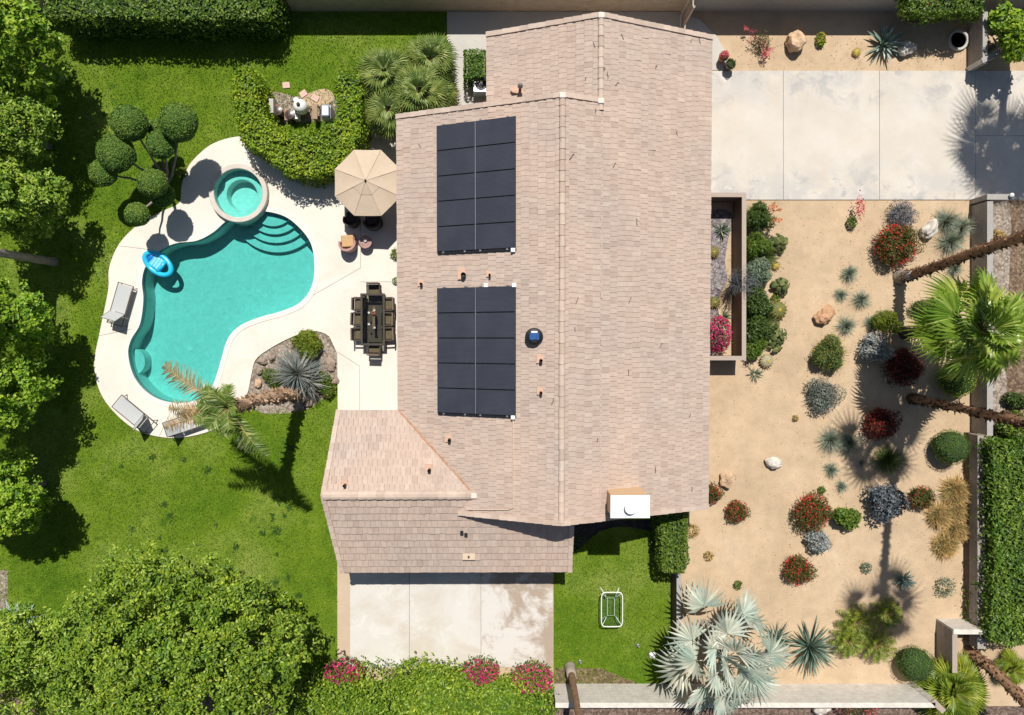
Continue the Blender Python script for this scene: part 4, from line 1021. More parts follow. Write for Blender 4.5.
# courtyard wall round the narrow bed on the house's right side
i0, i1 = at(732.5,202.5), at(732.5,355.5); cw = [(WX1+.002, i0.y+.17), (i0.x+.17, i0.y+.17), (i1.x+.17, i1.y-.17), (WX1+.002, i1.y-.17), (WX1+.002, i1.y), (i1.x, i1.y), (i0.x, i0.y), (WX1+.002, i0.y)]
t = empty('courtyard_wall', (i0.x, i0.y, 0), 'three sided brown courtyard wall enclosing cacti beside the house', 'wall')
lp = [(x-i0.x, y-i0.y) for x, y in cw]
M['brownwall'] = plastermat('brown_wall_plaster', (.13, .085, .06), (.19, .125, .09))
mb = MB(); prism(mb, lp, -.1, 1.28); mb.build('wall_body', M['brownwall'], t)
mb = MB(); prism(mb, shrink(lp, -.02), 1.282, 1.335); mb.build('cap', M['plaster_pink'], t)
# low walls on the right
wallthing('low_wall', [at2(*p) for p in [(971,206),(976,206),(976,432),(971,432)]], 1.06, 'blockgrey', 'low grey block wall between driveway and palm on the right', 'plaster_grey')
wallthing('low_wall', [at2(*p) for p in [(964,432.5),(972,432.5),(972,640),(964,640)]], .95, 'blockgrey', 'low grey block wall beside the long clipped hedge', None, ('basewall_and_shade', .35))  # dark lower band paints the shadow strip along this wall
wallthing('low_wall', strip((969.5,199.8),(992,199.8),.22,-1), 1.16, 'blockgrey', 'short grey wall return at the driveway edge with a lamp on top', 'plaster_grey')
wallthing('pillar_wall', strip((967.5,72),(967.5,18),.2,-1), 1.0, 'blockgrey', 'grey wall in shade beside the round planter ring', 'plaster_grey')
wallthing('pillar_wall', strip((967,72),(984,64),.2,1), 1.05, 'stonewhite', 'short angled pale wall end at the top of the driveway', 'plaster_grey')
wallthing('entry_wall', strip((936,620),(936,660),.2,1), 1.18, 'blockgrey', 'grey shaded arm of the L shaped entry wall beside a round bush', 'plaster_pink')  # darker block puts this arm's shade into its colour
wallthing('entry_wall', strip((936.3,618.3),(978,618.3),.2,-1), 1.24, 'stonewhite', 'sunlit pale arm of the L shaped entry wall', 'stonewhite')  # same wall; paler block puts the sunlight into its colour
wallthing('front_wall', strip((553,683.5),(912,683.5),.2,-1), 1.72, 'stonewhite', 'long sunlit white block wall along the bottom edge', 'stonewhite')
wallthing('front_wall', strip((912,680),(922,690),.22,-1), 1.72, 'stonewhite', 'short angled pale wall piece below the round bush', 'plaster_pink')
wallthing('low_wall', [at2(*p) for p in [(671.5,520),(675,520),(675,684),(671.5,684)]], 1.0, 'basewall_and_shade', 'dark narrow wall between small lawn and desert garden', 'plaster_grey')
t = empty('wall_lamp', (*at2(991,201), 1.22), 'small white lamp on the wall return beside the driveway', 'lamp')
mb = MB(); lathe(mb, [(.06,0),(.06,.05),(.09,.08),(.10,.15),(.05,.2),(0,.21)], 16); mb.build('lamp_shade', M['white'], t); mb = MB(); lathe(mb, [(.05,-.04),(.05,.06)], 10); mb.build('bracket', M['lead'], t)

# ================================================================== HEDGES
def hedge(name, px, h, lf, label, dens=130, ln=.12, wd=.075, wob=.1, core=True, cat='hedge', group=None, bottom=.05):
    poly, c = chunk([at2(x, y, h) for x, y in px]); root = empty(name, (c[0], c[1], 0), label, cat, group)
    mb = hedge_mesh(poly, h, dens, ln, wd, wob, bottom); mb.build('foliage', LF[lf], root)
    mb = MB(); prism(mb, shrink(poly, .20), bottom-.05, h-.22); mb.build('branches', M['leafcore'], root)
    return root
U_ = [(231,71),(240,67),(250,69),(257,80),(259,96),(261,112),(275,126),(300,129),(320,129),(336,121),(337,100),(335,85),(336,71),(343,67),(359,70),(361,90),(362,115),(360,138),(349,160),(334,172),(310,175),(290,172),(276,166),(267,154),(248,146),(239,136),(234,115)]
hedge('barbecue_hedge', U_, 1.9, 'hedge', 'U shaped bright green hedge curving round the barbecue nook', 230, .12, .08, .15)
hedge('tall_hedge', [(44,-30),(276,-30),(274,10),(268,19),(230,18),(190,20),(120,17),(60,19),(44,14)], 2.1, 'hedge_dark', 'tall dark hedge along the back wall at the top left', 120, .15, .09, .16)
hedge('box_hedge', [(464,49),(486,49),(486,77),(464,77)], 1.3, 'hedge_dark', 'small square clipped hedge beside the roof and narrow path', 260, .10, .06, .05)
hedge('clipped_hedge', [(660,512),(688,509),(687,540),(689,560),(684,574),(662,572)], 2.0, 'bush', 'upright clipped hedge standing at the house corner above the small lawn', 220, .12, .08, .08)
hedge('long_hedge', [(992,443),(1060,443),(1060,640),(1030,644),(1004,646),(990,640),(994,560)], 1.75, 'hedge_dark', 'long dark hedge outside the low wall on the right', 150, .16, .085, .14)
hedge('flowering_hedge', [(908,-20),(986,-20),(984,14),(960,12),(930,15),(908,11)], 1.95, 'bush', 'green hedge topping the back wall above the round planter ring', 140, .14, .09, .15, bottom=1.3)

# ================================================================== TREES
def tree(name, px, py, zc, r, lf, label, lobes=16, twigs=2600, per=9, ln=.20, wd=.12, gap=0., base=None, trunk=.16, bark='bark_grey', group=None, spread=.24, cat='tree', n_l=7, zmin=-.6):
    c = at(px, py, zc); b = at(*base) if base else Vector((c.x, c.y, 0)); root = empty(name, (b.x, b.y, 0), label, cat, group)
    lc = (c.x-b.x, c.y-b.y, zc); mb = MB(); crown(mb, lc, r, lobes, twigs, per, ln, wd, spread, zmin=zmin, gap=gap); mb.build('crown', LF[lf], root)
    mb = MB(); limbs(mb, (0, 0, -.1), (lc[0]*.8, lc[1]*.8, zc*.72), r, n_l, trunk, trunk*.6); mb.build('trunk', M[bark], root, smooth=True)
    return root
G_ = 'trees along the left boundary'
tree('shade_tree', 2, 42, 4.0, (2.3,2.5,2.8), 'tree', 'leafy tree in the top left corner with loose ragged crown', 20, 1150, 22, .20, .12, .04, group=G_, spread=.30, zmin=-.9)
tree('shade_tree', -2, 125, 3.3, (2.3,1.9,2.5), 'tree_yellow', 'yellowish green tree below the top left corner tree', 18, 1000, 20, .16, .09, .02, group=G_, spread=.26, zmin=-.9)
tree('shade_tree', 8, 202, 3.4, (2.0,2.2,2.6), 'tree_yellow', 'yellow green tree just above the bare pale palm trunk', 20, 1200, 20, .17, .10, -.05, group=G_, spread=.26, zmin=-.9)
tree('shade_tree', -6, 318, 3.5, (2.15,2.1,2.6), 'tree', 'bright green tree just below the bare pale palm trunk', 20, 1300, 20, .17, .10, -.08, group=G_, spread=.26, zmin=-.9)
tree('shade_tree', -6, 392, 3.5, (2.25,2.0,2.6), 'tree', 'bright green tree beside the lower lounger on the left edge', 20, 1300, 20, .17, .10, -.08, group=G_, spread=.26, zmin=-.9)
tree('shade_tree', -1, 497, 2.9, (2.2,2.2,2.3), 'tree', 'round headed dense green tree at the lower left edge', 26, 1700, 24, .15, .10, -.2, group=G_, spread=.22, zmin=-.9)
tree('large_tree', 180, 646, 4.4, (6.2,4.9,3.4), 'tree_dark', 'very large spreading green tree filling the bottom left', 76, 8000, 23, .15, .092, .10, trunk=.3, spread=.28, n_l=14)
tree('large_tree', 36, 662, 4.0, (4.2,2.9,2.8), 'tree_yellow', 'yellower spreading tree in the bottom left corner', 36, 3300, 22, .145, .085, 0., trunk=.22, spread=.27, n_l=9)
tree('corner_tree', 1012, 36, 1.5, (1.25,1.3,1.1), 'tree', 'dense green small tree at the top right corner by the driveway', 14, 520, 18, .18, .12, -.05, spread=.2)

def shrub(name, px, py, r, h, lf, label, n=700, ln=.10, wd=.06, fl=None, nf=0, fs=.07, cat='shrub', group=None, lobes=0, ratio=1.0, stem=True, fpos='top', rot=0., spikes=0, lobe_rr=(.30, .58)):
    """leafy bush whose outline the picture shows with radius r pixels"""
    zc = h*.5; c = at(px, py, zc); R = r*mpp(h*.6); root = empty(name, (c.x, c.y, 0), label, cat, group, rot)
    mb = MB()
    if lobes:
        for k in range(lobes):
            a = k*2.39996+random.random(); q = math.sqrt((k+.5)/lobes)*.72; rr = random.uniform(*lobe_rr)
            ballleaves(mb, (math.cos(a)*q*R, math.sin(a)*q*R*ratio, h*.5+random.uniform(-.05, .12)*h), (R*rr, R*rr*ratio, h*.46), int(n/lobes*2.6), ln, wd, .7, .15, -.5, .35)
    ballleaves(mb, (0, 0, h*.45), (R*(.62 if lobes else .86), R*(.62 if lobes else .86)*ratio, h*.46), int(n*1.6), ln, wd, .7, .15, -.8, .35)
    if spikes:
        D = norm(RNG.normal(size=(spikes, 3))+np.array([0, 0, .5])); D[:, 2] = np.abs(D[:, 2]); ribbons(mb, D*np.array([R*.55, R*.55*ratio, h*.4])+np.array([0, 0, h*.3]), D, R*.55*RNG.uniform(.5, 1.25, spikes), .03, .3, 3)
    mb.build('foliage', LF[lf], root)
    if stem:
        mb = MB()
        for k in range(5):
            a = k*1.2566+random.random(); tube(mb, [(0, 0, -.05), (math.cos(a)*R*.25, math.sin(a)*R*.25, h*.35), (math.cos(a)*R*.55, math.sin(a)*R*.55*ratio, h*.62)], [.025, .018, .008], 5)
        mb.build('stem', M['bark_dark'], root)
    if fl:
        d = rdir(nf*3); d = d[d[:, 2] > -.1][:nf]
        if fpos == 'clump':
            k = norm(RNG.normal(size=(7, 3))+np.array([0, 0, .6])); d = norm(k[RNG.integers(0, 7, nf)]+RNG.normal(size=(nf, 3))*.22)
        P = np.array([0, 0, h*.48])+d*np.array([R*.92, R*.92*ratio, h*.54])*RNG.uniform(.88, 1.12, len(d))[:, None]
        mb = MB(); leaves(mb, P, d, fs, fs*.75, .6, .4); mb.build('flower', FLW[fl], root)
    return root
def ball(name, px, py, r, h, lf, label, n=2600, ln=.05, wd=.035, cat='bush', group=None, ratio=1.0, ry=1.0):
    zc = h*.5; c = at(px, py, zc); R = r*mpp(zc); root = empty(name, (c.x, c.y, 0), label, cat, group)
    mb = MB(); ballleaves(mb, (0, 0, zc), (R, R*ry, h*.52), n, ln, wd, 1.0, .035, -.85, .1); mb.build('foliage', LF[lf], root)
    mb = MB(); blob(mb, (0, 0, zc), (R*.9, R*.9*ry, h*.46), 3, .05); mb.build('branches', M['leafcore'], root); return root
# round clipped bushes
Gb = 'round clipped bushes in the desert garden'
ball('round_bush', 951, 447, 17.5, 1.35, 'boxwood', 'round clipped bush beside the low wall between two palms', group=Gb)
ball('round_bush', 957, 379, 18, 1.2, 'hedge', 'round bush half hidden under the big fan palm', group=Gb, ln=.07, wd=.05, n=1800)
ball('round_bush', 915, 664, 17.5, 1.35, 'boxwood', 'round clipped bush at the corner of the entry wall', group=Gb)
# topiary cloud tree
tb = at(168, 186); top = empty('topiary_tree', (tb.x, tb.y, 0), 'cloud pruned topiary tree with dark green balls above the pool deck', 'topiary')
BALLS = [(129,123,18,3.0),(178.5,122.5,19,3.0),(161.5,144.5,14.5,2.5),(116,153.5,18.5,2.7),(103,173,13.5,2.3),(152.5,183,14.5,2.7),(162,195,12,1.7),(137,214.5,12,2.0),(156,128,9,2.0)]
tr = MB(); lo = np.array([tb.x, tb.y, 0])
for k, (px, py, r, z) in enumerate(BALLS):
    c = np.array(at(px, py, z))-lo; R = r*.94*mpp(z); mb = MB()
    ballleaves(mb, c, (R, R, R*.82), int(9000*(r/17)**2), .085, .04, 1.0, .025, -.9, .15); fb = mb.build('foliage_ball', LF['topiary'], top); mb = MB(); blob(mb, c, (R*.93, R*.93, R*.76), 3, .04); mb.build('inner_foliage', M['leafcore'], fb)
    fork = np.array([c[0]*.22, c[1]*.22, .45+.1*k/9]); mid = (fork+c)/2+np.array([0, 0, -.15])
    tube(tr, trunk_pts([[0, 0, .1], fork, mid, c-np.array([0, 0, R*.3])], 10, .02), np.linspace(.085, .035, 10), 7)
tube(tr, [(0, 0, -.1), (.02, .01, .3), (0, 0, .6)], [.14, .11, .09], 9); tr.build('trunk', M['bark_grey'], top, smooth=True)
shrub('small_plant', 182, 172, 4.5, .5, 'yellowbush', 'small bright yellow green plant under the topiary tree', 160, .1, .06, cat='plant')

# big shrubs at the bottom
shrub('green_shrub', 432, 699, 48, 2.3, 'tree_dark', 'large bright green shrub at the bottom below the patio', 6500, .17, .10, lobes=10, ratio=.85, lobe_rr=(.38, .55))
shrub('green_shrub', 348, 706, 62, 1.9, 'tree_dark', 'loose pale green shrub between large tree and bottom shrub', 6000, .16, .09, lobes=10, ratio=.6, lobe_rr=(.42, .6))
shrub('green_shrub', 503, 706, 50, 1.7, 'tree_dark', 'green shrub below the stained corner of the patio', 5000, .16, .09, lobes=9, ratio=.65, lobe_rr=(.42, .6))
shrub('bougainvillea', 344, 671, 20, 1.5, 'darkshrub', 'magenta bougainvillea beside the bottom left corner of the patio', 700, .11, .07, 'magenta', 420, .11, cat='flowering shrub', ratio=.6)
shrub('bougainvillea', 480, 670, 20, 1.7, 'bush', 'magenta bougainvillea behind the large bottom shrub', 700, .11, .07, 'magenta', 420, .11, cat='flowering shrub', ratio=.55)
shrub('bougainvillea', 532, 678, 22, 1.6, 'bush', 'magenta bougainvillea at the bottom right corner of the patio', 800, .11, .07, 'magenta', 460, .11, cat='flowering shrub', ratio=.7)
shrub('bougainvillea', 718, 334, 13, 1.5, 'darkshrub', 'bright magenta bougainvillea in the courtyard against the roof edge', 500, .09, .06, 'magenta', 620, .10, cat='flowering shrub', ratio=1.45)
shrub('oleander', 858, 706, 21, 1.2, 'redgreen', 'pink flowering oleander outside the white front wall', 900, .11, .04, 'pink', 330, .09, cat='flowering shrub', ratio=.7, fpos='clump')
shrub('flowering_shrub', 921, 8, 10, 2.0, 'redgreen', 'rosy flowering shrub at the left end of the top right hedge', 420, .1, .06, 'pink', 130, .07, cat='flowering shrub')
# desert garden shrubs with flowers
Gr = 'red flowering shrubs in the desert garden'
RS = [(895,245,22,1.0,'redgreen','red',420,'largest red and olive shrub, above the leaning palm trunk'),
      (903,367,19,.9,'reddark','crimson',240,'dark crimson shrub left of the big fan palm'),
      (880,424,17,.85,'reddark','crimson',210,'deep red shrub in palm shade above a dark grass tuft'),
      (812,512,19,.95,'redgreen','red',360,'red and green shrub touching a silver plant below it'),
      (798,570,15.5,.7,'redgreen','red',230,'low red shrub at the lower end of the sand'),
      (737,511,11.5,.65,'redgreen','red',150,'small red shrub alone on the sand near the house corner'),
      (712,493,10,.8,'redgreen','red',110,'red flowering shrub tucked against the house corner'),
      (921,498,13,.7,'redgreen','red',90,'green shrub with red tips beside straw coloured grasses')]
for px, py, r, h, lf, fl, nf, lab in RS:
    shrub('red_shrub', px, py, r, h, lf, lab, int(620*(r/15)**2), .13, .05, fl, nf, .095, group=Gr, lobes=6, spikes=int(170*(r/15)**2))
shrub('desert_shrub', 830, 354, 19, .9, 'greentuft', 'round green shrub dotted with yellow flowers', 1500, .13, .042, 'yellow', 170, .065, lobes=5, spikes=160)
shrub('desert_shrub', 849, 519, 14.5, .8, 'bush', 'broad leaved green shrub beside a red shrub', 420, .2, .11, lobes=2)
Gs = 'grey and silver shrubs in the desert garden'
for px, py, r, h, lf, ln, wd, lab, fl in [(902,215,15,.7,'lavender',.09,.03,'grey lavender shrub just below the driveway',('violet',160)),
        (823,396,19,.75,'sage',.10,.045,'blue grey shrub alone on open sand in the middle',None),
        (875,349,16,.85,'silver',.14,.07,'bright silver shrub left of the crimson shrub',None),
        (819,541,12.5,.8,'silver',.14,.07,'small silver plant touching a red shrub',None),
        (886,502,18,1.2,'bluegrey',.17,.085,'dark blue grey succulent shrub in the thin palm shadow',None)]:
    shrub('grey_shrub', px, py, r, h, lf, lab, int(620*(r/15)**2), ln, wd, fl[0] if fl else None, fl[1] if fl else 0, .05, group=Gs, lobes=7, spikes=60)
shrub('yellow_shrub', 885, 321, 16, .8, 'yellowbush', 'yellow green shrub at the foot of the big fan palm', 700, .14, .03, lobes=3)
shrub('yellow_shrub', 930, 306, 20, .8, 'greentuft', 'olive shrub under the upper edge of the big fan palm', 700, .14, .03, lobes=3, ratio=.5)
for px, py, r, lf, lab in [(867,568,5.5,'agave_green','tiny green plant on sand above the small blue agave'),(738,585,4.5,'bush','tiny green plant on sand above the silver palm'),
        (709,556,5,'straw','tiny pale bush on sand near the clipped hedge'),(946,587,10,'agave_green','small green plant beside the low wall'),(822,490,3.5,'bush','tiny green sprout above the red and green shrub'),
        (693,531,7,'straw','small brown bush beside the clipped hedge'),(796,418,3,'straw','tiny dry tuft on open sand'),(396,254,6,'yellowbush','small pale plant at the patio edge under the eave')]:
    shrub('small_plant', px, py, r, .05*r+.1, lf, lab, int(22*r), .12, .045, cat='plant', stem=False)
shrub('small_plant', 396, 281, 4, .3, 'bush', 'tiny plant at the patio edge beside the dining set', 60, .1, .05, cat='plant', stem=False)

# planted strip along the courtyard wall
Gc = 'shrubs along the courtyard wall'
for px, py, r, h, lf, ln, wd, lab in [(756,217,15,1.1,'darkshrub',.17,.05,'dark green shrub with orange flower spikes at the top of the courtyard strip'),
        (754,245,13.5,.9,'bush',.16,.04,'green spiky shrub second from top along the courtyard wall'),
        (755,272,14,.9,'agave_green',.16,.05,'grey green shrub in the middle of the courtyard strip'),
        (756,303,15,1.0,'darkshrub',.15,.06,'dark green shrub left of the large barrel cactus'),
        (755,327,14,1.0,'darkshrub',.15,.06,'dark green shrub left of the lowest prickly pear'),
        (753,346,12.5,.8,'bush',.15,.06,'lowest green shrub along the courtyard wall')]:
    o = shrub('strip_shrub', px+1, py, r, h, lf, lab, 800, ln, wd, group=Gc, lobes=6, spikes=170)
    if py == 217:
        mb = MB()
        for dx, dy in [(14,8),(17,5),(11,10),(19,-4),(16,-6)]:
            k = .0476; a = np.array([dx*k*.5, dy*k*.5, .8]); b = np.array([dx*k*1.12, dy*k*1.12, 1.15]); P = a+(b-a)*RNG.uniform(.3, 1, 26)[:, None]+RNG.normal(size=(26, 3))*.03; leaves(mb, P, rdir(26), .11, .05)
        mb.build('flower', FLW['orange'], o)
mb = MB(); c = at(738,283,1.0); o = empty('grey_shrub', (c.x, c.y, 0), 'bare silvery wispy shrub hanging over the courtyard wall', 'shrub')
for k in range(170):
    a = random.uniform(0, 6.28); r = random.uniform(.3, .95); z = random.uniform(.9, 1.9); tube(mb, [(0, 0, .1), (math.cos(a)*r*.5, math.sin(a)*r*.35, z*.8), (math.cos(a)*r, math.sin(a)*r*.72, z)], [.012, .008, .004], 4)
mb.build('branches', M['lead'], o); mb = MB(); n = 900; P = RNG.normal(size=(n, 3))*np.array([.42, .32, .3])+np.array([0, 0, 1.45]); leaves(mb, P, rdir(n), .06, .025); mb.build('foliage', LF['bluegrey'], o)

# rosettes, tufts
def rosplant(name, px, py, r, lf, label, n=40, wd=.07, e0=6, e1=82, droop=.3, fold=.25, cat='agave', group=None, ztop=.25):
    c = at(px, py, ztop*.5); R = r*mpp(.2); o = None; mb = MB(); rosette(mb, n, R*1.12, wd, e0, e1, droop, fold); o = mb.build(name, LF[lf], loc=(c.x, c.y, 0)); return tag(o, label, cat, group)
rosplant('agave', 884, 44, 20, 'agave', 'large blue agave in the top bed beside a tan rock', 44, .13, 4, 78, .25)
rosplant('agave', 904, 580, 11.5, 'agave', 'small blue agave beside the tall palm shadow', 34, .09, 6, 78, .2)
rosplant('agave', 722, 230, 8.5, 'agave_green', 'upper green agave inside the courtyard', 26, .07)
rosplant('agave', 724, 318, 8.5, 'agave_green', 'lower grey green agave inside the courtyard above the bougainvillea', 26, .07)
rosplant('agave', 755, 374, 8, 'agave_green', 'small grey green agave below the courtyard strip', 24, .05)
rosplant('yucca', 810, 647, 29, 'yucca', 'large spiky dark green yucca right of the silver palm', 90, .10, -4, 85, .35, .2, 'yucca')
rosplant('yucca', 776, 638, 20, 'yucca', 'pale yellowish spiky yucca between silver palm and dark yucca', 60, .06, 0, 80, .6, .2, 'yucca')
c = at(298, 374, .9); o = empty('spiky_plant', (c.x, c.y, 0), 'grey spiky rosette plant in the rock bed under the pool palm', 'yucca')
mb = MB(); rosette(mb, 380, 1.42, .035, -45, 86, .6, .1, c=(0, 0, .9), jit=.4); rosette(mb, 160, .95, .035, -30, 86, .6, .1, c=(.45, -.35, .7), jit=.4); rosette(mb, 120, .8, .035, -30, 86, .6, .1, c=(-.35, .3, .6), jit=.4); mb.build('foliage', LF['greyblade'], o)
mb = MB(); tube(mb, [(0, 0, -.05), (0, 0, 1.0)], [.16, .12], 9); mb.build('stem', M['bark_brown'], o)
shrub('bed_shrub', 308, 346, 17, .8, 'yellowbush', 'bright yellow green shrub at the top of the rock bed', 1100, .13, .06, lobes=4, ratio=.75)
shrub('bed_shrub', 321, 382, 15, .7, 'bush', 'green shrub with red specks at the right of the rock bed', 450, .12, .06, 'red', 26, .06, lobes=3)
shrub('bed_shrub', 276, 380, 13, .6, 'bush', 'small green shrub at the left of the rock bed', 300, .12, .05, lobes=2)
Gt = 'blue grey grass tufts on the sand'
TU = [(850,273,9,'uppermost of the small grass tufts below the red shrub'),(842,295,7,'small tuft left of its pair on the open sand'),(862,299,9.5,'grass tuft right of its pair on the open sand'),(847,326,10,'grass tuft just above the yellow flowered shrub'),(872,323,7.5,'small grass tuft beside the yellow shrub'),
      (831,440,13,'left of two touching blue grass tufts'),(850,443,12,'right of two touching blue grass tufts'),(832,470,8,'grass tuft below the touching pair'),(843,487,6,'small grass tuft above the broad leaved shrub'),(956,268,8,'dark tuft below the palm trunk beside the wall'),
      (947,221,13,'upper left tuft of three beside the wall return'),(962,226,12,'right hand tuft of three beside the wall return'),(951,241,14,'lowest tuft of three beside the wall return')]
for px, py, r, lab in TU:
    c = at(px, py, .2); mb = MB(); tuftleaves(mb, int(330*r/9), r*mpp(.2)*1.35, .018, base=.06, droop=.7); tag(mb.build('grass_tuft', LF['tuft'], loc=(c.x, c.y, 0)), 'blue grey '+lab if not lab.startswith('dark') else lab, 'grass tuft', Gt)
c = at(889,460,.3); mb = MB(); tuftleaves(mb, 800, .9, .02, base=.18, droop=.9); tag(mb.build('grass_tuft', LF['greentuft'], loc=(c.x, c.y, 0)), 'green grass clump in palm shade below the deep red shrub', 'grass tuft')
Gd = 'dry straw coloured grasses by the wall'
for px, py, r, lab in [(957,492,14,'topmost straw coloured grass clump by the wall'),(941,516,11.5,'left straw coloured grass clump of the middle row'),(960,512,10,'straw coloured grass clump against the wall, middle row'),(958,531,11,'straw coloured grass clump second from the bottom'),(947,546,11,'lowest straw coloured grass clump, flat and pale')]:
    c = at(px, py, .25); mb = MB(); tuftleaves(mb, 1500, r*mpp(.2)*1.1, .034, base=.34, droop=.9, e0=25); tag(mb.build('dry_grass', LF['straw'], loc=(c.x, c.y, 0)), lab, 'dry grass', Gd)
c = at(862,463,.2); mb = MB()
for k in range(40):
    a = random.uniform(0, 6.28); r = random.uniform(.15, .38); tube(mb, [(0, 0, 0), (math.cos(a)*r*.5, math.sin(a)*r*.5, r*.8), (math.cos(a)*r, math.sin(a)*r, r*.9)], [.01, .007, .003], 4)
tag(mb.build('twig_bush', M['bark_grey'], loc=(c.x, c.y, 0)), 'bare grey twiggy bush in the palm shadow', 'shrub')
# sago clumps
for px, py, r, lab in [(857,623,17,'upper left yellow green cycad of the shaded clump'),(848,642,15,'lower left yellow green cycad of the shaded clump'),(878,645,17,'lowest right yellow green cycad of the clump'),(888,614,14,'dark shaded cycad under the round palm shadow')]:
    c = at(px, py, .5); o = empty('cycad', (c.x, c.y, 0), lab, 'cycad', 'yellow green cycads in the lower sand')
    lm, rm = MB(), MB(); R = r*mpp(.5)
    for k in range(26):
        frond(lm, rm, (0, 0, .25), k*2.39996, math.radians(72-60*k/26), R*1.15, .8, 22, .2, .03, .3)
    lm.build('foliage', LF['sago'], o); rm.build('leaf_stalk', M['bark_brown'], o)

# cacti
def barrel(px, py, r, m, label, hk=1.1):
    R = r*mpp(.3); c = at(px, py, R*.8); mb = MB(); nr = 16
    prof = [(R*math.cos(a), R*hk*(.5+.55*math.sin(a))) for a in np.linspace(-.7, math.pi/2-.02, 12)]
    lathe(mb, prof, nr*4, wob=lambda th: 1+.07*np.cos(th*nr)); o = empty('barrel_cactus', (c.x, c.y, 0), label, 'cactus', 'barrel cacti')
    mb.build('body', M[m], o, smooth=True); mb = MB(); n = int(260*r/8)
    d = rdir(n); d[:, 2] = np.abs(d[:, 2]); a = np.round(np.arctan2(d[:, 1], d[:, 0])/(2*math.pi/nr))*2*math.pi/nr; h = np.hypot(d[:, 0], d[:, 1]); d = np.stack([np.cos(a)*h, np.sin(a)*h, d[:, 2]], 1)
    ribbons(mb, d*np.array([R*1.06, R*1.06, R*hk*.55])+np.array([0, 0, R*hk*.5]), d+RNG.normal(size=(n, 3))*.5, .07, .012, .1, 2); mb.build('spines', LF['straw'], o)
    mb = MB(); lathe(mb, [(R*.2,R*hk*1.03),(R*.12,R*hk*1.08),(0,R*hk*1.09)], 12); mb.build('crown_tip', FLW['yellow'], o); return o
barrel(779,310,8.5,'barrel','largest barrel cactus between two prickly pears')
barrel(776,266,3.6,'barrel_gold','small golden barrel cactus on sand below the upper prickly pear')
barrel(714,252,5.5,'barrel','upper barrel cactus inside the courtyard')
barrel(715,302,5.5,'barrel','lower barrel cactus inside the courtyard')
barrel(767,361,6.5,'barrel_tan','pale tan barrel cactus below the courtyard strip')
barrel(857,52,3.8,'barrel_gold','tiny golden barrel cactus left of the large blue agave')
def pear(px, py, r, label, n=26, sy=1.0):
    c = at(px, py, .4); R = r*mpp(.4); o = empty('prickly_pear', (c.x, c.y, 0), label, 'cactus', 'prickly pear cacti'); mb = MB()
    for k in range(n):
        a = k*2.39996+random.random()*.4; q = math.sqrt((k+.5)/n)*R*.85; z = .18+.45*(1-q/R)+random.uniform(-.05, .08); sz = random.uniform(.11, .16)
        bm = bmesh.new(); bmesh.ops.create_icosphere(bm, subdivisions=2, radius=1)
        mt = Matrix.Translation((math.cos(a)*q, math.sin(a)*q*sy, z)) @ Matrix.Rotation(a+random.uniform(-.8, .8), 4, 'Z') @ Matrix.Rotation(random.uniform(.5, 1.3), 4, 'Y') @ Matrix.Diagonal((sz*1.15, sz*.85, .03, 1)); bm.transform(mt); frombm(mb, bm)
    mb.build('pad', LF['pear'], o, smooth=True)
    mb = MB()
    for k in range(4): a = k*1.57; tube(mb, [(0, 0, -.03), (math.cos(a)*R*.5, math.sin(a)*R*.5*sy, .25)], [.05, .035], 6)
    mb.build('stem', M['bark_grey'], o)
pear(779,243,11,'upper prickly pear cactus on the sand right of the strip',24)
pear(782,286,10.5,'middle prickly pear cactus above the largest barrel cactus',24)
pear(777,337,13,'lowest prickly pear cactus below the largest barrel cactus',34,1.3)
shrub('small_plant', 776, 299, 5, .35, 'yellowbush', 'small light green plant above the largest barrel cactus', 120, .1, .05, cat='plant', stem=False)
# ocotillo like red plant, small flowers of the top bed
c = at(853,222,.3); o = empty('red_flower', (c.x, c.y, 0), 'slender plant with red blossoms alone below the driveway', 'flowering plant'); mb = MB(); ballleaves(mb, (0, 0, .2), (.22,.26,.2), 220, .1, .06); mb.build('foliage', LF['bush'], o)
mb = MB(); P = np.array([.12, .62, .7])+RNG.normal(size=(150, 3))*np.array([.09, .26, .12]); leaves(mb, P, rdir(150), .09, .07); mb.build('flower', FLW['pink'], o); mb = MB(); tube(mb, [(0, 0, 0), (.05, .3, .45), (.12, .85, .75)], [.015, .012, .006], 5); mb.build('stem', M['bark_dark'], o)
c = at(762,44,.3); o = empty('pink_flower', (c.x, c.y, 0), 'straggling plant with pink blossoms against the grey wall', 'flowering plant'); mb = MB(); ballleaves(mb, (0, .1, .28), (.35,.42,.28), 380, .1, .05, jitter=.25); mb.build('foliage', LF['redgreen'], o)
mb = MB()
for cx, cy, k, s in [(-.8,.65,26,.06),(.12,-.5,60,.09),(0,-.05,40,.07),(.25,-.3,36,.08),(-.45,.45,20,.08),(-.5,.1,18,.1)]: leaves(mb, np.array([cx, cy, .42])+RNG.normal(size=(k, 3))*s, rdir(k), .085, .065)
mb.build('flower', FLW['pink'], o); mb = MB()
for cx, cy in [(-.8,.65),(.12,-.5),(.25,-.3),(-.45,.45),(-.6,.1),(.5,-.4)]: tube(mb, [(0, 0, .02), (cx*.5, cy*.5, .3), (cx, cy, .4)], [.015, .01, .006], 5)
mb.build('stem', M['bark_dark'], o)
shrub('orange_flower', 821, 39, 5, .4, 'hedge', 'small bright green plant with an orange bloom by the grey wall', 150, .12, .07, 'orange', 22, .09, cat='flowering plant', ratio=1.3, stem=False)
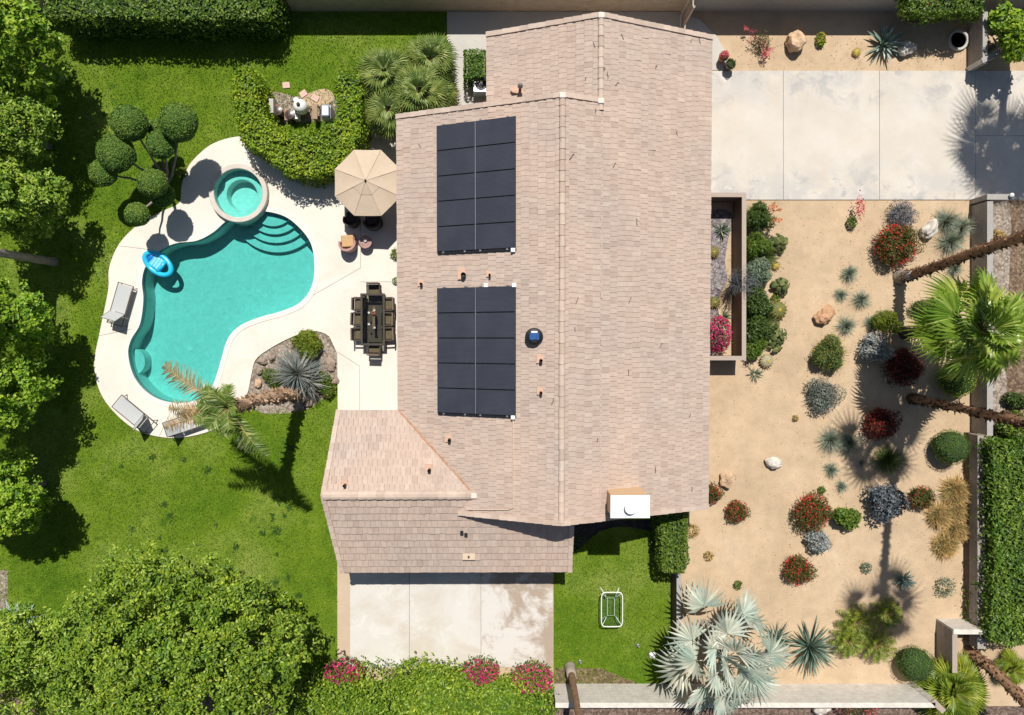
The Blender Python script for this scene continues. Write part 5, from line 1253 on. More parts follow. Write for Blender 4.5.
# pots
def pot(px, py, r, h, m, label, lf, fl=None):
    c = at(px, py, h*.6); R = r*mpp(h); o = empty('flower_pot', (c.x, c.y, 0), label, 'potted plant', 'pots by the front path'); mb = MB()
    lathe(mb, [(R*.62,0),(R*.95,h),(R*1.02,h),(R*1.02,h+.05),(R*.86,h+.05),(R*.82,h-.05),(0,h-.05)], 24); mb.build('pot', M[m], o)
    mb = MB(); ballleaves(mb, (0, 0, h+.08), (R*.85,R*.85,.18), 260, .08, .05, jitter=.15); mb.build('foliage', LF[lf], o)
    if fl: mb = MB(); d = rdir(90); d[:, 2] = np.abs(d[:, 2]); leaves(mb, d*np.array([R*.9, R*.9, .2])+np.array([0, 0, h+.12]), d, .09, .07); mb.build('flower', FLW[fl], o)
pot(722.5,58,4.6,.42,'terracotta','terracotta pot of pink flowers at the driveway corner','bush','pink'); pot(729,66,5,.45,'potdark','dark pot with green plant touching the driveway','darkshrub')
# boulders
def rock(px, py, rx, ry, h, m, label, rot=0., seed=0):
    c = at(px, py, h*.5); k = mpp(h*.5); mb = MB(); blob(mb, (0, 0, h*.38), (rx*k, ry*k, h*.62), 3, .38, 1.25, seed); o = mb.build('boulder', M[m], loc=(c.x, c.y, 0)); o.rotation_euler.z = rot; return tag(o, label, 'boulder', 'boulders')
rock(796,41,9,10,.7,'rock_tan','tan boulder in the top bed between two small plants',0,1); rock(907,48,9,7,.45,'rock_pale','pale rock in shade right of the large blue agave',.3,2)
rock(930,229,6.5,10,.55,'rock_pale','half white half brown boulder beside three grass tufts',-.7,3); rock(825,315,11,7.5,.5,'rock_red','orange tan boulder alone near small grass tufts',.6,4)
rock(728,480,7.5,7.5,.45,'rock_tan','tan boulder beside the roof corner above a red shrub',0,5); rock(774,463,8.5,5.5,.4,'rock_pale','white boulder alone on open sand',-.1,6)
rock(823,708,10,6,.5,'rock_pale','white boulder outside the front wall beside the oleander',.5,7)
for k, (px, py, r) in enumerate([(262,361,5),(259,371,4),(258,383,4.5),(330,364,7),(333,380,6),(327,394,5),(309,402,5),(271,357,5),(316,338,4),(284,397,5),(270,397,5)]):
    rock(px, py, r, r*.75, .25, ['rock_brown','rock_brown','rock_tan'][k % 3], ['brown stone on the left rim of the rock bed','brown stone on the left rim of the rock bed','brown stone on the left rim of the rock bed','large flat stone at the right end of the rock bed','stone below the large flat one in the rock bed','lower right stone of the rock bed','stone at the lower edge of the rock bed','upper left stone of the rock bed','stone beside the yellow green shrub in the rock bed','stone at the bottom of the rock bed','stone under the leaning pool palm trunk'][k], k*.7, k+10)
t = empty('planter_ring', (*at2(960,39,.2), 0), 'empty round concrete planter ring in shade by the hedge', 'planter'); mb = MB(); lathe(mb, [(.36,.02),(.37,.12),(.39,.14),(.47,.14),(.49,.12),(.49,0)], 32); mb.build('ring', M['path'], t); mb = MB(); lathe(mb, [(0,.06),(.365,.06)], 24); mb.build('soil', M['soil'], t)

# ================================================================== PALMS
def palm(name, base, path, r0, r1, label, bark='bark_brown', boots=0, crown_fn=None, cat='palm', smoothb=None, group=None, bf=.12):
    b = at(*base); o = empty(name, (b.x, b.y, 0), label, cat, group); mb = MB(); palm_trunk(mb, path, r0, r1, boots, 44, bf); mb.build('trunk', M[bark], o, smooth=False)
    if smoothb: mb = MB(); lathe(mb, smoothb, 18); mb.build('root_flare', M['bark_palmgrey'], o, smooth=True)
    if crown_fn:
        lm, pm, om = MB(), MB(), MB(); lf = crown_fn(lm, pm, om, np.array(path[-1], float)); lm.build('crown', LF[lf], o)
        if pm.n: pm.build('leaf_stalk', LF['greentuft'], o)
        if om.n: om.build('dead_leaf', LF['dry'], o)
    return o
def cfan(n, R, pet, lf='fan', nold=6, e_lo=-35, nseg=26, az0=0.):
    def f(lm, pm, om, c): fan_crown(lm, pm, n, R, pet, 82, e_lo, c, nseg, 3.9, .45, om, nold, az0, .8, .38); return lf
    return f
palm('tall_palm', (900,277), [(0,0,-.1),(.05,.0,.9),(.12,.55,5),(.1,.95,9),(-.35,.2,14.2)], .21, .19, 'tall leaning palm trunk with shaggy brown bark above the fan palm', 'bark_brown', 520, cfan(13,1.3,1.45,nold=2,e_lo=-15,nseg=16), smoothb=[(.40,-.05),(.33,.1),(.26,.35),(.225,.8),(.215,1.1)], bf=.10)
palm('tall_palm', (910,398), [(0,0,-.1),(-.05,.0,.6),(-.4,-.1,5),(-.65,-.2,9),(-.6,-.3,17.2)], .18, .16, 'tall slender palm trunk crossing the wall below the fan palm', 'bark_brown', 520, cfan(13,1.15,1.15,nold=2,e_lo=-20,nseg=16), bf=.08)
def crowns_big(lm, pm, om, c):
    fan_crown(lm, pm, 23, 1.3, 1.3, 84, -18, c, 24, 3.7, .75, om, 0, .6, 1.4, .6); return 'fan'
b = at(983,329,5.2); bb = at(905,333); palm('fan_palm', (905,333), [(0,0,-.1),(.02,0,2),(b.x-bb.x,b.y-bb.y,5.0)], .26, .22, 'big bright green fan palm crown spreading over the low wall', 'bark_dark', 160, crowns_big)
palm('tall_palm', (968,651), [(0,0,-.1),(.35,-.35,1.2),(1.0,-1.6,4.2),(1.4,-2.6,8.5),(1.5,-2.8,11)], .23, .19, 'brown shaggy leaning palm trunk at the bottom right corner', 'bark_brown', 620, cfan(26,1.1,.9), bf=.04)
palm('tall_palm', (570,667), [(0,0,-.1),(0,0,.5),(-.05,.0,5),(-.15,.1,10.5)], .17, .13, 'slender pale brown palm trunk at the bottom beside the patio corner', 'bark_brown', 0, cfan(24,1.0,.8), smoothb=[(.30,-.05),(.27,.1),(.235,.4),(.225,.8)])
palm('tall_palm', (54,262), [(0,0,-.1),(0,0,.5),(.05,.0,5),(.1,.1,10.5)], .20, .15, 'bare pale palm trunk crossing the left edge between trees', 'bark_palmgrey', 0, cfan(24,1.0,.8))
palm('street_palm', (1009,4), [(0,0,-.1),(0,0,.5),(.1,-.1,6),(.0,.1,12.4)], .24, .17, 'palm outside the top right corner behind the small tree', 'bark_brown', 0, cfan(15,1.65,1.35,e_lo=-15))
palm('street_palm', (1033,22), [(0,0,-.1),(0,0,.5),(.1,-.1,5),(.0,.1,11.0)], .24, .17, 'second palm outside the top right corner beyond the driveway', 'bark_brown', 0, cfan(14,1.6,1.3,e_lo=-15))
c = at(955,692,.9); o = empty('low_palm', (c.x, c.y, 0), 'low yellow green fan palm at the bottom right beside the leaning trunk', 'palm'); lm, pm = MB(), MB(); fan_crown(lm, pm, 26, 1.05, .95, 82, 5, (0, 0, .5), 22, 3.4, .35, None, 0, 0, 1.4); lm.build('crown', LF['sago'], o); pm.build('leaf_stalk', LF['sago'], o); mb = MB(); tube(mb, [(0, 0, -.05), (0, 0, .6)], [.2, .16], 10); mb.build('trunk', M['bark_brown'], o)
c = at(1014,672,.7); o = empty('low_palm', (c.x, c.y, 0), 'small pale fan palm right of the leaning brown trunk', 'palm'); lm, pm = MB(), MB(); fan_crown(lm, pm, 12, .6, .45, 80, 5, (0, 0, .35), 20, 3.6, .3, None, 0, 0); lm.build('crown', LF['sago'], o); pm.build('leaf_stalk', LF['sago'], o)
# silver palm
b = at(726,660,3.4); o = empty('silver_palm', (b.x, b.y, 0), 'large silvery blue fan palm at the bottom by the front wall', 'palm')
lm, pm, om = MB(), MB(), MB(); fan_crown(lm, pm, 22, 1.28, 1.95, 86, -22, (0, 0, 3.0), 17, 3.7, .28, None, 0, 0.4, 2.0, .5, .30); lm.build('crown', LF['bismarck'], o); pm.build('leaf_stalk', LF['bismarck'], o); pass
mb = MB(); palm_trunk(mb, [(0,0,-.1),(0,.0,1.5),(0,0,3.0)], .32, .26, 120, 20, .1); mb.build('trunk', M['bark_palmgrey'], o)
# garden spotlight half hidden under the silver palm
t = empty('garden_lamp', (*at2(652,654), 0), 'white round garden lamp on the small lawn beside the silver palm', 'lamp'); mb = MB(); lathe(mb, [(.17,0),(.18,.12),(.14,.2),(0,.24)], 20); mb.build('lamp_shade', M['white'], t); mb = MB(); tube(mb, [(.1,.02,.12),(.5,.15,.2),(.95,.3,.2)], .07, 8); mb.build('bracket', M['bark_dark'], t)
# fan palms by the house
Gf = 'fan palms beside the roof'
for px, py, z, R, n, lab in [(430,58,1.9,1.0,24,'upper right fan palm of the cluster beside the narrow path'),(384,72,1.8,1.0,24,'upper left fan palm of the cluster next to the barbecue hedge'),(419,92,2.3,1.05,26,'middle fan palm of the cluster above the roof corner'),(388,110,1.7,.95,22,'lowest left fan palm of the cluster above the umbrella'),(437,92,1.5,.8,16,'small right fan palm of the cluster touching the roof edge')]:
    c = at(px, py, z); o = empty('cluster_palm', (c.x, c.y, 0), lab, 'palm', Gf); lm, pm, om = MB(), MB(), MB(); fan_crown(lm, pm, n, R*.8, R*.7, 84, -25, (0, 0, z-.2), 22, 3.8, .55, om, 2, random.random()*6); lm.build('crown', LF['fan_grey'], o); pm.build('leaf_stalk', LF['greentuft'], o); om.build('dead_leaf', LF['dry'], o)
    mb = MB(); palm_trunk(mb, [(0,0,-.1),(0,0,z*.5),(0,0,z-.1)], .16, .13, 60, 12, .05); mb.build('trunk', M['bark_brown'], o)
# leaning pool palm
bp = at(302,394); cp = at(230,408,7.0); o = empty('pool_palm', (bp.x, bp.y, 0), 'leaning feather palm rising from the rock bed over the pool corner', 'palm')
top_ = np.array([cp.x-bp.x, cp.y-bp.y, 7.0]); mb = MB(); palm_trunk(mb, [(0,0,-.1),(-.03,.05,.8),(top_[0]*.5,top_[1]*.5+.15,3.6),tuple(top_)], .26, .19, 300, 36, .2, flare=1.3, bl=.22); mb.build('trunk', M['bark_tan'], o)
c = top_
def one_frond(az, e, ln, dr, nl, ll, lw, hang, part, lf):
    lm, rm = MB(), MB(); frond(lm, rm, c, math.radians(az), math.radians(e), ln, dr, nl, ll, lw, hang); f_ = lm.build(part, LF[lf], o); rm.build('leaf_stalk', LF['dry'], f_)
for az, e, ln, dr in [(70,76,1.0,.8),(110,70,1.1,.9),(165,62,1.15,1.0),(230,60,1.1,1.0),(290,68,1.0,1.0),(20,80,.8,.9),(85,55,1.0,1.2),(200,45,1.3,1.1),(265,48,1.1,1.2),(135,50,1.2,1.1)]: one_frond(az, e, ln, dr, 40, .40, .055, .5, 'frond', 'frond')
one_frond(148, 16, 3.0, .75, 64, .62, .055, .9, 'outer_frond', 'frond_grey'); one_frond(-58, 12, 2.3, .9, 60, .5, .05, .9, 'frond', 'frond'); one_frond(-70, 5, 2.0, .9, 54, .5, .045, 1.0, 'outer_frond', 'frond_grey')
for az, e, ln in [(192,-8,2.6),(200,-20,2.3),(182,2,2.7),(196,5,2.9),(188,-2,2.5)]: one_frond(az, e, ln, .65, 54, .5, .04, 1.2, 'dead_leaf', 'dry')
# silver plant at the far left bottom
c = at(8,628,1.0); o = empty('silver_plant', (c.x, c.y, 0), 'pale silvery green plant at the left edge beside the bottom tree', 'plant'); mb = MB(); rosette(mb, 70, 1.1, .22, 0, 80, .5, .2, c=(0, 0, .3)); mb.build('foliage', LF['agave'], o)
rosplant('agave', 8, 652, 12, 'greentuft', 'small green spiky plant below the silvery plant at left', 40, .05)

shrub('strip_plant', 1010, 428, 15, .9, 'bush', 'green leafy shrub between long hedge and leaning trunk at the right edge', 600, .15, .08, lobes=4)
shrub('strip_plant', 1016, 400, 11, .7, 'darkshrub', 'dark shrub under the big fan palm at the right edge', 400, .13, .06, lobes=3)
shrub('strip_plant', 998, 236, 8, .5, 'straw', 'dry pale shrub on the gravel outside the low wall', 250, .12, .04, lobes=3)
# loose stones and fallen leaves on the sand (too many to count)
desert = [at2(*p) for p in [(712,203),(962,203),(960,680),(682,680),(682,575),(712,500)]]; bedtop = [at2(*p) for p in [(728,36),(964,36),(964,71),(732,71)]]
def scatter(n, polys):
    out = []
    for poly, k in polys:
        poly = np.array(poly); lo, hi = poly.min(0), poly.max(0); P = lo+RNG.uniform(size=(k, 2))*(hi-lo); out.append(P[inpoly(P, poly)])
    return np.concatenate(out)
P = scatter(0, [(desert, 5200), (bedtop, 500)]); n = len(P); s = (.008+.03*RNG.uniform(size=n)**3)[:, None]; mb = MB()
base = np.array([[1,0,0],[-.5,.8,0],[-.5,-.8,0],[.1,.05,.9]]); a = RNG.uniform(0, 6.283, n); ca, sa = np.cos(a), np.sin(a)
v = np.stack([np.stack([(q[0]*ca-q[1]*sa), (q[0]*sa+q[1]*ca), np.full(n, q[2])], 1)*s*RNG.uniform(.7, 1.3, (n, 1)) for q in base], 1)+np.c_[P, np.zeros(n)][:, None, :]
i = np.arange(n)*4; mb.add(v.reshape(-1, 3), np.stack([i, i+1, i+3], 1), np.stack([i+1, i+2, i+3], 1), np.stack([i+2, i, i+3], 1))
M['pebble'] = island_mat('loose_pebble', [(0, (.20, .14, .09)), (.4, (.40, .29, .19)), (.8, (.55, .43, .32)), (1, (.68, .60, .50))], .9)
tag(mb.build('pebbles', M['pebble']), 'loose pebbles scattered over the desert sand', 'pebbles', kind='stuff')
Q = [scatter(0, [(desert, 900), (bedtop, 120)])]
for o_ in list(bpy.data.objects):
    if o_.get('category') in ('shrub', 'cactus', 'grass tuft', 'dry grass', 'cycad', 'palm', 'bush', 'yucca') and o_.location.x > 8.5:
        k = int(RNG.integers(15, 50)); r_ = np.abs(RNG.normal(size=k))*.45+.15; a_ = RNG.uniform(0, 6.28, k); Q.append(np.c_[o_.location.x+np.cos(a_)*r_, o_.location.y+np.sin(a_)*r_])
Q = np.concatenate(Q); mb = MB(); leaves(mb, np.c_[Q, RNG.uniform(.012, .03, len(Q))], np.tile([0, 0, 1.], (len(Q), 1)), .055, .025, 1.2, .5)
LF['litter'] = leafmat('fallen_leaf', (.10, .055, .025), (.26, .17, .08), (.44, .33, .18), .05, .9)
tag(mb.build('leaf_litter', LF['litter']), 'dry fallen leaves scattered round the desert plants', 'leaf litter', kind='stuff')

for px, py, lab in [(749,257,'spiky green grass clump against the courtyard wall between the two upper shrubs'),(768,257,'loose green grass clump beside the small golden barrel cactus'),(768,319,'loose green grass clump just below the largest barrel cactus'),(748,289,'grass clump under the silvery wispy shrub at the courtyard wall')]:
    c = at(px, py, .4); mb = MB(); tuftleaves(mb, 380, .75, .022, base=.15, droop=.9); tag(mb.build('strip_grass', LF['greentuft'], loc=(c.x, c.y, 0)), lab, 'grass tuft', 'grass clumps in the courtyard strip')
# ================================================================== PATIO FURNITURE
def spec(px, py, z=0): p = at(px, py, z); return (p.x, p.y)
# umbrella
ux, uy = spec(365.5, 180.5, 2.62); t = empty('patio_umbrella', (ux, uy, .07), 'large octagonal beige patio umbrella with vented top by the eave', 'umbrella')
R8, zt, ze = 1.56, 2.50, 2.12
def canopy(mb, r_in, z_in, r_out, z_out, sag, thick=.012, rot=math.pi/8):
    a = [rot+k*math.pi/4 for k in range(8)]
    for k in range(8):
        a0_, a1_ = a[k], a[(k+1) % 8]; nu, nv = 8, 6; g = []
        for i in range(nu+1):
            s = i/nu; r = r_in+(r_out-r_in)*s; z = z_in+(z_out-z_in)*s
            for j in range(nv+1):
                q = j/nv; x = r*((1-q)*math.cos(a0_)+q*math.cos(a1_)); y = r*((1-q)*math.sin(a0_)+q*math.sin(a1_)); g.append((x, y, z-sag*math.sin(math.pi*q)*s))
        idx = np.arange((nu+1)*(nv+1)).reshape(nu+1, nv+1); f = np.stack([idx[:-1, :-1].ravel(), idx[1:, :-1].ravel(), idx[1:, 1:].ravel(), idx[:-1, 1:].ravel()], 1)
        mb.add(g, f); g2 = [(x, y, z-thick) for x, y, z in g]; mb.add(g2, f[:, ::-1].copy())
        for e_ in (idx[-1],): mb.add([g[i] for i in e_]+[(g[i][0], g[i][1], g[i][2]-.07) for i in e_], np.stack([np.arange(nv), np.arange(nv)+1, np.arange(nv)+nv+2, np.arange(nv)+nv+1], 1))
mb = MB(); canopy(mb, .42, zt-.10, R8, ze, .05); cn = mb.build('canopy', M['canvas'], t)
mb = MB(); canopy(mb, .02, zt+.05, .62, zt-.125, .02); mb.build('vent', M['canvas'], cn)
M['canvas_seam'] = plain('canvas_seam', (.46, .36, .26), .9, var=.05)
mb = MB()
for k in range(8): a = math.pi/8+k*math.pi/4; tube(mb, [(math.cos(a)*.62, math.sin(a)*.62, zt-.13), (math.cos(a)*R8, math.sin(a)*R8, ze+.006)], .009, 5); tube(mb, [(0, 0, zt+.06), (math.cos(a)*.62, math.sin(a)*.62, zt-.115)], .006, 5)
mb.build('seam', M['canvas_seam'], cn)
for k in range(8):
    a = math.pi/8+k*math.pi/4; mb = MB(); tube(mb, [(.05*math.cos(a), .05*math.sin(a), zt-.02), (math.cos(a)*R8*.98, math.sin(a)*R8*.98, ze-.03)], .012, 5); mb.build('rib', M['bronze'], t)
mb = MB(); tube(mb, [(0, 0, .02), (0, 0, zt+.06)], .025, 12); mb.build('pole', M['bronze'], t); mb = MB(); lathe(mb, [(.05,zt+.05),(.045,zt+.12),(.02,zt+.18),(0,zt+.19)], 12); mb.build('finial', M['black'], t); mb = MB(); lathe(mb, [(.28,0),(.28,.06),(.06,.1),(.04,.3)], 24); mb.build('base', M['black'], t)

# dining set: table and chairs
tz = .74; dx, dy = spec(372.8, 319.5, tz)
t = empty('dining_table', (dx, dy, .07), 'long glass topped dining table with dark wicker frame', 'table')
TL, TW = 2.42, 1.03
mb = MB()
for s in (-1, 1): bbox(mb, s*TW/2-.05, -TL/2, .64, s*TW/2+.05, TL/2, .72, .012); bbox(mb, -TW/2+.051, s*(TL/2-.05)-.05, .64, TW/2-.051, s*(TL/2-.05)+.05, .715, .012)
mb.build('frame', M['wicker_dark'], t); mb = MB(); box(mb, -TW/2+.052, -TL/2+.102, .69, TW/2-.052, TL/2-.102, .70); mb.build('tabletop', M['glass_dark'], t)
for sx in (-1, 1):
    for sy in (-1, 1): mb = MB(); bbox(mb, sx*(TW/2-.06)-.045, sy*(TL/2-.08)-.045, 0, sx*(TW/2-.06)+.045, sy*(TL/2-.08)+.045, .638, .01); mb.build('leg', M['wicker_dark'], t)
def mkchair():
    c = empty('dining_chair', (0, 0, .07), '', 'chair', 'wicker chairs round the dining table'); w = .29
    mb = MB(); bbox(mb, -w, -.28, .34, w, .28, .41, .02); mb.build('seat', M['wicker_dark'], c)
    mb = MB(); bbox(mb, -w+.05, -.22, .412, w-.05, .26, .47, .025); mb.build('cushion', M['cush_pat'], c)
    mb = MB(); bbox(mb, -w, -.34, .412, w, -.285, .92, .02); 
    for k in range(5): box(mb, -w+.05+k*.115, -.352, .5, -w+.09+k*.115, -.343, .9)
    mb.build('backrest', M['wicker_brown'], c)
    for s in (-1, 1): mb = MB(); bbox(mb, s*w-.035, -.28, .60, s*w+.035, .2, .65, .012); bbox(mb, s*w-.03, .14, .415, s*w+.03, .2, .598, .01); mb.build('armrest', M['wicker_dark'], c)
    for sx in (-1, 1):
        for sy in (-1, 1): mb = MB(); bbox(mb, sx*(w-.04)-.025, sy*.24-.025, 0, sx*(w-.04)+.025, sy*.24+.025, .338, .008); mb.build('leg', M['wicker_dark'], c)
    return c
ch0 = mkchair(); spots = []
for k, yy in enumerate((.72, .02, -.68)):
    w_ = ('top', 'middle', 'bottom')[k]; spots += [(-.63, yy, -math.pi/2, f'{w_} chair on the pool side of the dining table'), (.63, yy+.0, math.pi/2, f'{w_} chair on the house side of the dining table')]
spots += [(0, 1.36, math.pi, 'dining chair at the table end nearest the umbrella'), (0, -1.33, 0, 'dining chair at the table end nearest the lower roof')]
for k, (x, y, rz, lab) in enumerate(spots):
    loc = (dx+x+random.uniform(-.03, .03), dy+y, .07); rz += random.uniform(-.06, .06)
    if k == 0: ch0.location = loc; ch0.rotation_euler.z = rz; ch0['label'] = lab
    else: dup(ch0, loc, rz, lab)
# things on the dining table
for k, (px, py, r, m, lab) in enumerate([(369,312.5,.05,'white','white cup nearest the table top end'),(374.5,310,.045,'white','small white glass beside the centre piece'),(369,324,.05,'white','white cup on the pool side of the dining table'),(374.7,327.5,.045,'white','small white glass below the centre piece')]):
    x, y = spec(px, py, .82); mb = MB(); lathe(mb, [(r*.6,0),(r,.09),(r*.9,.09),(r*.55,.012),(0,.012)], 14); tag(mb.build('cup', M[m], loc=(x, y, .775)), lab, 'cup', 'cups on the dining table')
x, y = spec(373.5, 313, .82); t = empty('table_runner', (x, y, .773), 'mustard coloured centre piece along the dining table', 'centrepiece'); mb = MB(); bbox(mb, -.06, -.75, 0, .06, .3, .012, .004); mb.build('cloth', M['cush_pat'], t); mb = MB(); lathe(mb, [(.09,.013),(.1,.1),(.06,.16),(.05,.16),(.05,.05),(0,.05)], 16); mb.build('bowl', M['terracotta'], t)

# lounge seats under the umbrella
def clubchair(loc, rz, lab, m, cm, w=.40, d=.42, h=.78, group=None, name='club_chair'):
    c = empty(name, loc, lab, 'armchair', group, rz); 
    th = np.linspace(math.radians(-20), math.radians(200), 22); mb = MB(); pin, pout = [], []
    for a in th:
        x, y = math.cos(a), math.sin(a); hh = h*(.72+.28*max(0, math.sin(a))); pout.append((w*x, -d*.15-d*.85*y, hh)); pin.append((w*.78*x, -d*.15-d*.62*y, hh-.01))
    m_ = len(th); v = pout+pin+[(x, y, .05) for x, y, z in pout]+[(x, y, .05) for x, y, z in pin]; i = np.arange(m_-1)
    mb.add(v, np.stack([i, i+1, i+1+m_, i+m_], 1), np.stack([i, i+2*m_, i+1+2*m_, i+1], 1), np.stack([i+m_, i+1+m_, i+1+3*m_, i+3*m_], 1), [[0, m_, 3*m_, 2*m_], [m_-1, 3*m_-1, 4*m_-1, 2*m_-1]]); mb.build('backrest', M[m], c)
    mb = MB(); bbox(mb, -w*.80, -d*.62, .08, w*.80, d*.75, .34, .03); mb.build('seat', M[m], c); mb = MB(); bbox(mb, -w*.70, -d*.48, .342, w*.70, d*.72, .46, .05); mb.build('cushion', M[cm], c)
    for sx in (-1, 1):
        for sy in (-.5, .62): mb = MB(); tube(mb, [(sx*w*.66, sy*d, 0), (sx*w*.66, sy*d, .079)], .03, 8); mb.build('leg', M['black'], c)
    return c
x, y = spec(348, 242.5, .4); clubchair((x, y, .07), 0.05, 'rose wicker tub chair with tan cushion in the sun', 'wicker_pink', 'cush_tan', .40, .46)
x, y = spec(352, 219, .35); clubchair((x, y, .07), -.1, 'dark armchair left of its pair under the umbrella', 'wicker_dark', 'cush_dark', .36, .42, group='dark armchairs under the umbrella')
x, y = spec(373, 221, .35); clubchair((x, y, .07), .1, 'dark armchair nearer the eave under the umbrella', 'wicker_dark', 'cush_dark', .42, .44, group='dark armchairs under the umbrella')
def roundtable(px, py, z, r, m, lab, cat='side table'):
    x, y = spec(px, py, z); o = empty('side_table', (x, y, .07), lab, cat); mb = MB(); lathe(mb, [(r*.98,z-.04),(r,z-.02),(r,z),(0,z+.001)], 32); mb.build('tabletop', M[m], o); mb = MB(); lathe(mb, [(r*.75,0),(r*.5,.1),(r*.35,z*.5),(r*.6,z-.041)], 24); mb.build('base', M['wicker_pink'], o); return x, y
x, y = roundtable(365.5, 242, .5, .30, 'wicker_pink', 'small round rose wicker side table half in shade'); mb = MB(); lathe(mb, [(.055,0),(.06,.1),(.05,.1),(.045,.06),(0,.06)], 14); tag(mb.build('candle_holder', M['white'], loc=(x+.02, y+.05, .572)), 'white candle holder on the small rose side table', 'candle holder')
roundtable(363, 200, .5, .34, 'wicker_dark', 'dark round low table hidden under the umbrella', 'coffee table')

# loungers
def lounger(loc, rz, lab, back=62, proto=[None]):
    if proto[0] is not None: return dup(proto[0], loc, rz, lab)
    c = empty('sun_lounger', loc, lab, 'sun lounger', 'sun loungers round the pool', rz); proto[0] = c
    Ls, W2, H0 = 1.30, .33, .36; bl = .74; a = math.radians(back); hx, hz = bl*math.cos(a), bl*math.sin(a)
    mb = MB(); n = 14; v = []
    for i in range(n+1):
        s = i/n; y = -Ls/2+Ls*s
        for q in (-1, -.5, 0, .5, 1): v.append((q*W2, y, H0+.01-.018*(1-q*q)))
    idx = np.arange((n+1)*5).reshape(n+1, 5); mb.add(v, np.stack([idx[:-1, :-1].ravel(), idx[:-1, 1:].ravel(), idx[1:, 1:].ravel(), idx[1:, :-1].ravel()], 1)); mb.add([(x, y, z-.012) for x, y, z in v], np.stack([idx[:-1, :-1].ravel(), idx[1:, :-1].ravel(), idx[1:, 1:].ravel(), idx[:-1, 1:].ravel()], 1)); mb.build('seat', M['sling'], c)
    mb = MB(); v = []
    for i in range(9):
        s = i/8
        for q in (-1, -.5, 0, .5, 1): v.append((q*W2, Ls/2+.02+hx*s, H0+.02+hz*s-.02*(1-q*q)))
    idx = np.arange(45).reshape(9, 5); mb.add(v, np.stack([idx[:-1, :-1].ravel(), idx[:-1, 1:].ravel(), idx[1:, 1:].ravel(), idx[1:, :-1].ravel()], 1)); mb.add([(x, y+.012, z-.006) for x, y, z in v], np.stack([idx[:-1, :-1].ravel(), idx[1:, :-1].ravel(), idx[1:, 1:].ravel(), idx[:-1, 1:].ravel()], 1)); bk = mb.build('backrest', M['sling'], c)
    mb = MB()
    for s in (-1, 1): tube(mb, [(s*(W2+.015), Ls/2+.02, H0), (s*(W2+.015), Ls/2+.02+hx, H0+hz)], .016, 6)
    tube(mb, [(-W2-.015, Ls/2+.02+hx, H0+hz), (W2+.015, Ls/2+.02+hx, H0+hz)], .016, 6); mb.build('back_frame', M['bronze'], bk)
    mb = MB()
    for s in (-1, 1): bbox(mb, s*(W2+.03)-.022, -Ls/2-.06, H0-.05, s*(W2+.03)+.022, Ls/2+.62, H0-.005, .008)
    for y in (-Ls/2-.05, Ls/2+.05, Ls/2+.60): tube(mb, [(-W2-.03, y, H0-.03), (W2+.03, y, H0-.03)], .018, 6)
    mb.build('frame', M['bronze'], c)
    for sx in (-1, 1):
        for y in (-Ls/2+.08, Ls/2+.52): mb = MB(); tube(mb, [(sx*(W2+.03), y, H0-.05), (sx*(W2+.05), y+(.06 if y > 0 else -.06), 0)], .02, 7); o = mb.build('leg', M['bronze'], c); mb = MB(); tube(mb, [(sx*(W2+.05), y+(.06 if y > 0 else -.06)-.03, .012), (sx*(W2+.05), y+(.06 if y > 0 else -.06)+.03, .012)], .022, 6); mb.build('rubber_foot', M['black'], o)
    return c
def lg(foot, head, lab):
    a, b = at(*foot, .4), at(*head, .4); d = b-a; m_ = (a+b)/2; lounger((m_.x, m_.y, .07), math.atan2(d.y, d.x)-math.pi/2, lab)
lg((125.5,286.5), (118.5,311), 'grey sling lounger on the left of the pool with raised back')
lg((118.5,402), (138.5,418.5), 'grey sling lounger at the lower left deck edge')
lg((207,416), (178,426), 'grey sling lounger half hidden under the leaning pool palm')

# pool float
fx, fy = spec(157, 263.5, .2); t = empty('pool_float', (fx, fy, -.07), 'bright blue inflatable lounge ring floating at the pool edge', 'pool float', None, math.radians(-38))
a = np.linspace(0, 2*math.pi, 48, endpoint=False); mb = MB(); tube(mb, np.c_[.68*np.cos(a), .40*np.sin(a), .14+.10*np.clip(-np.cos(a), 0, 1)**2], .115, 12, False, True); mb.build('ring', M['floatblue'], t, smooth=True)
mb = MB(); blob(mb, (-.50, 0, .13), (.22, .27, .10), 3, .06); mb.build('headrest', M['floatdeep'], t, smooth=True)
mb = MB(); bbox(mb, -.40, -.27, .06, .18, .27, .17, .05)
for k in range(4): tube(mb, [(-.33+k*.14, -.25, .165), (-.33+k*.14, .25, .165)], .035, 8)
mb.build('seat', M['floatpale'], t); mb = MB(); tube(mb, [(.20, -.33, .17), (.24, 0, .20), (.20, .33, .17)], .085, 10); mb.build('crossbar', M['floatblue'], t, smooth=True)

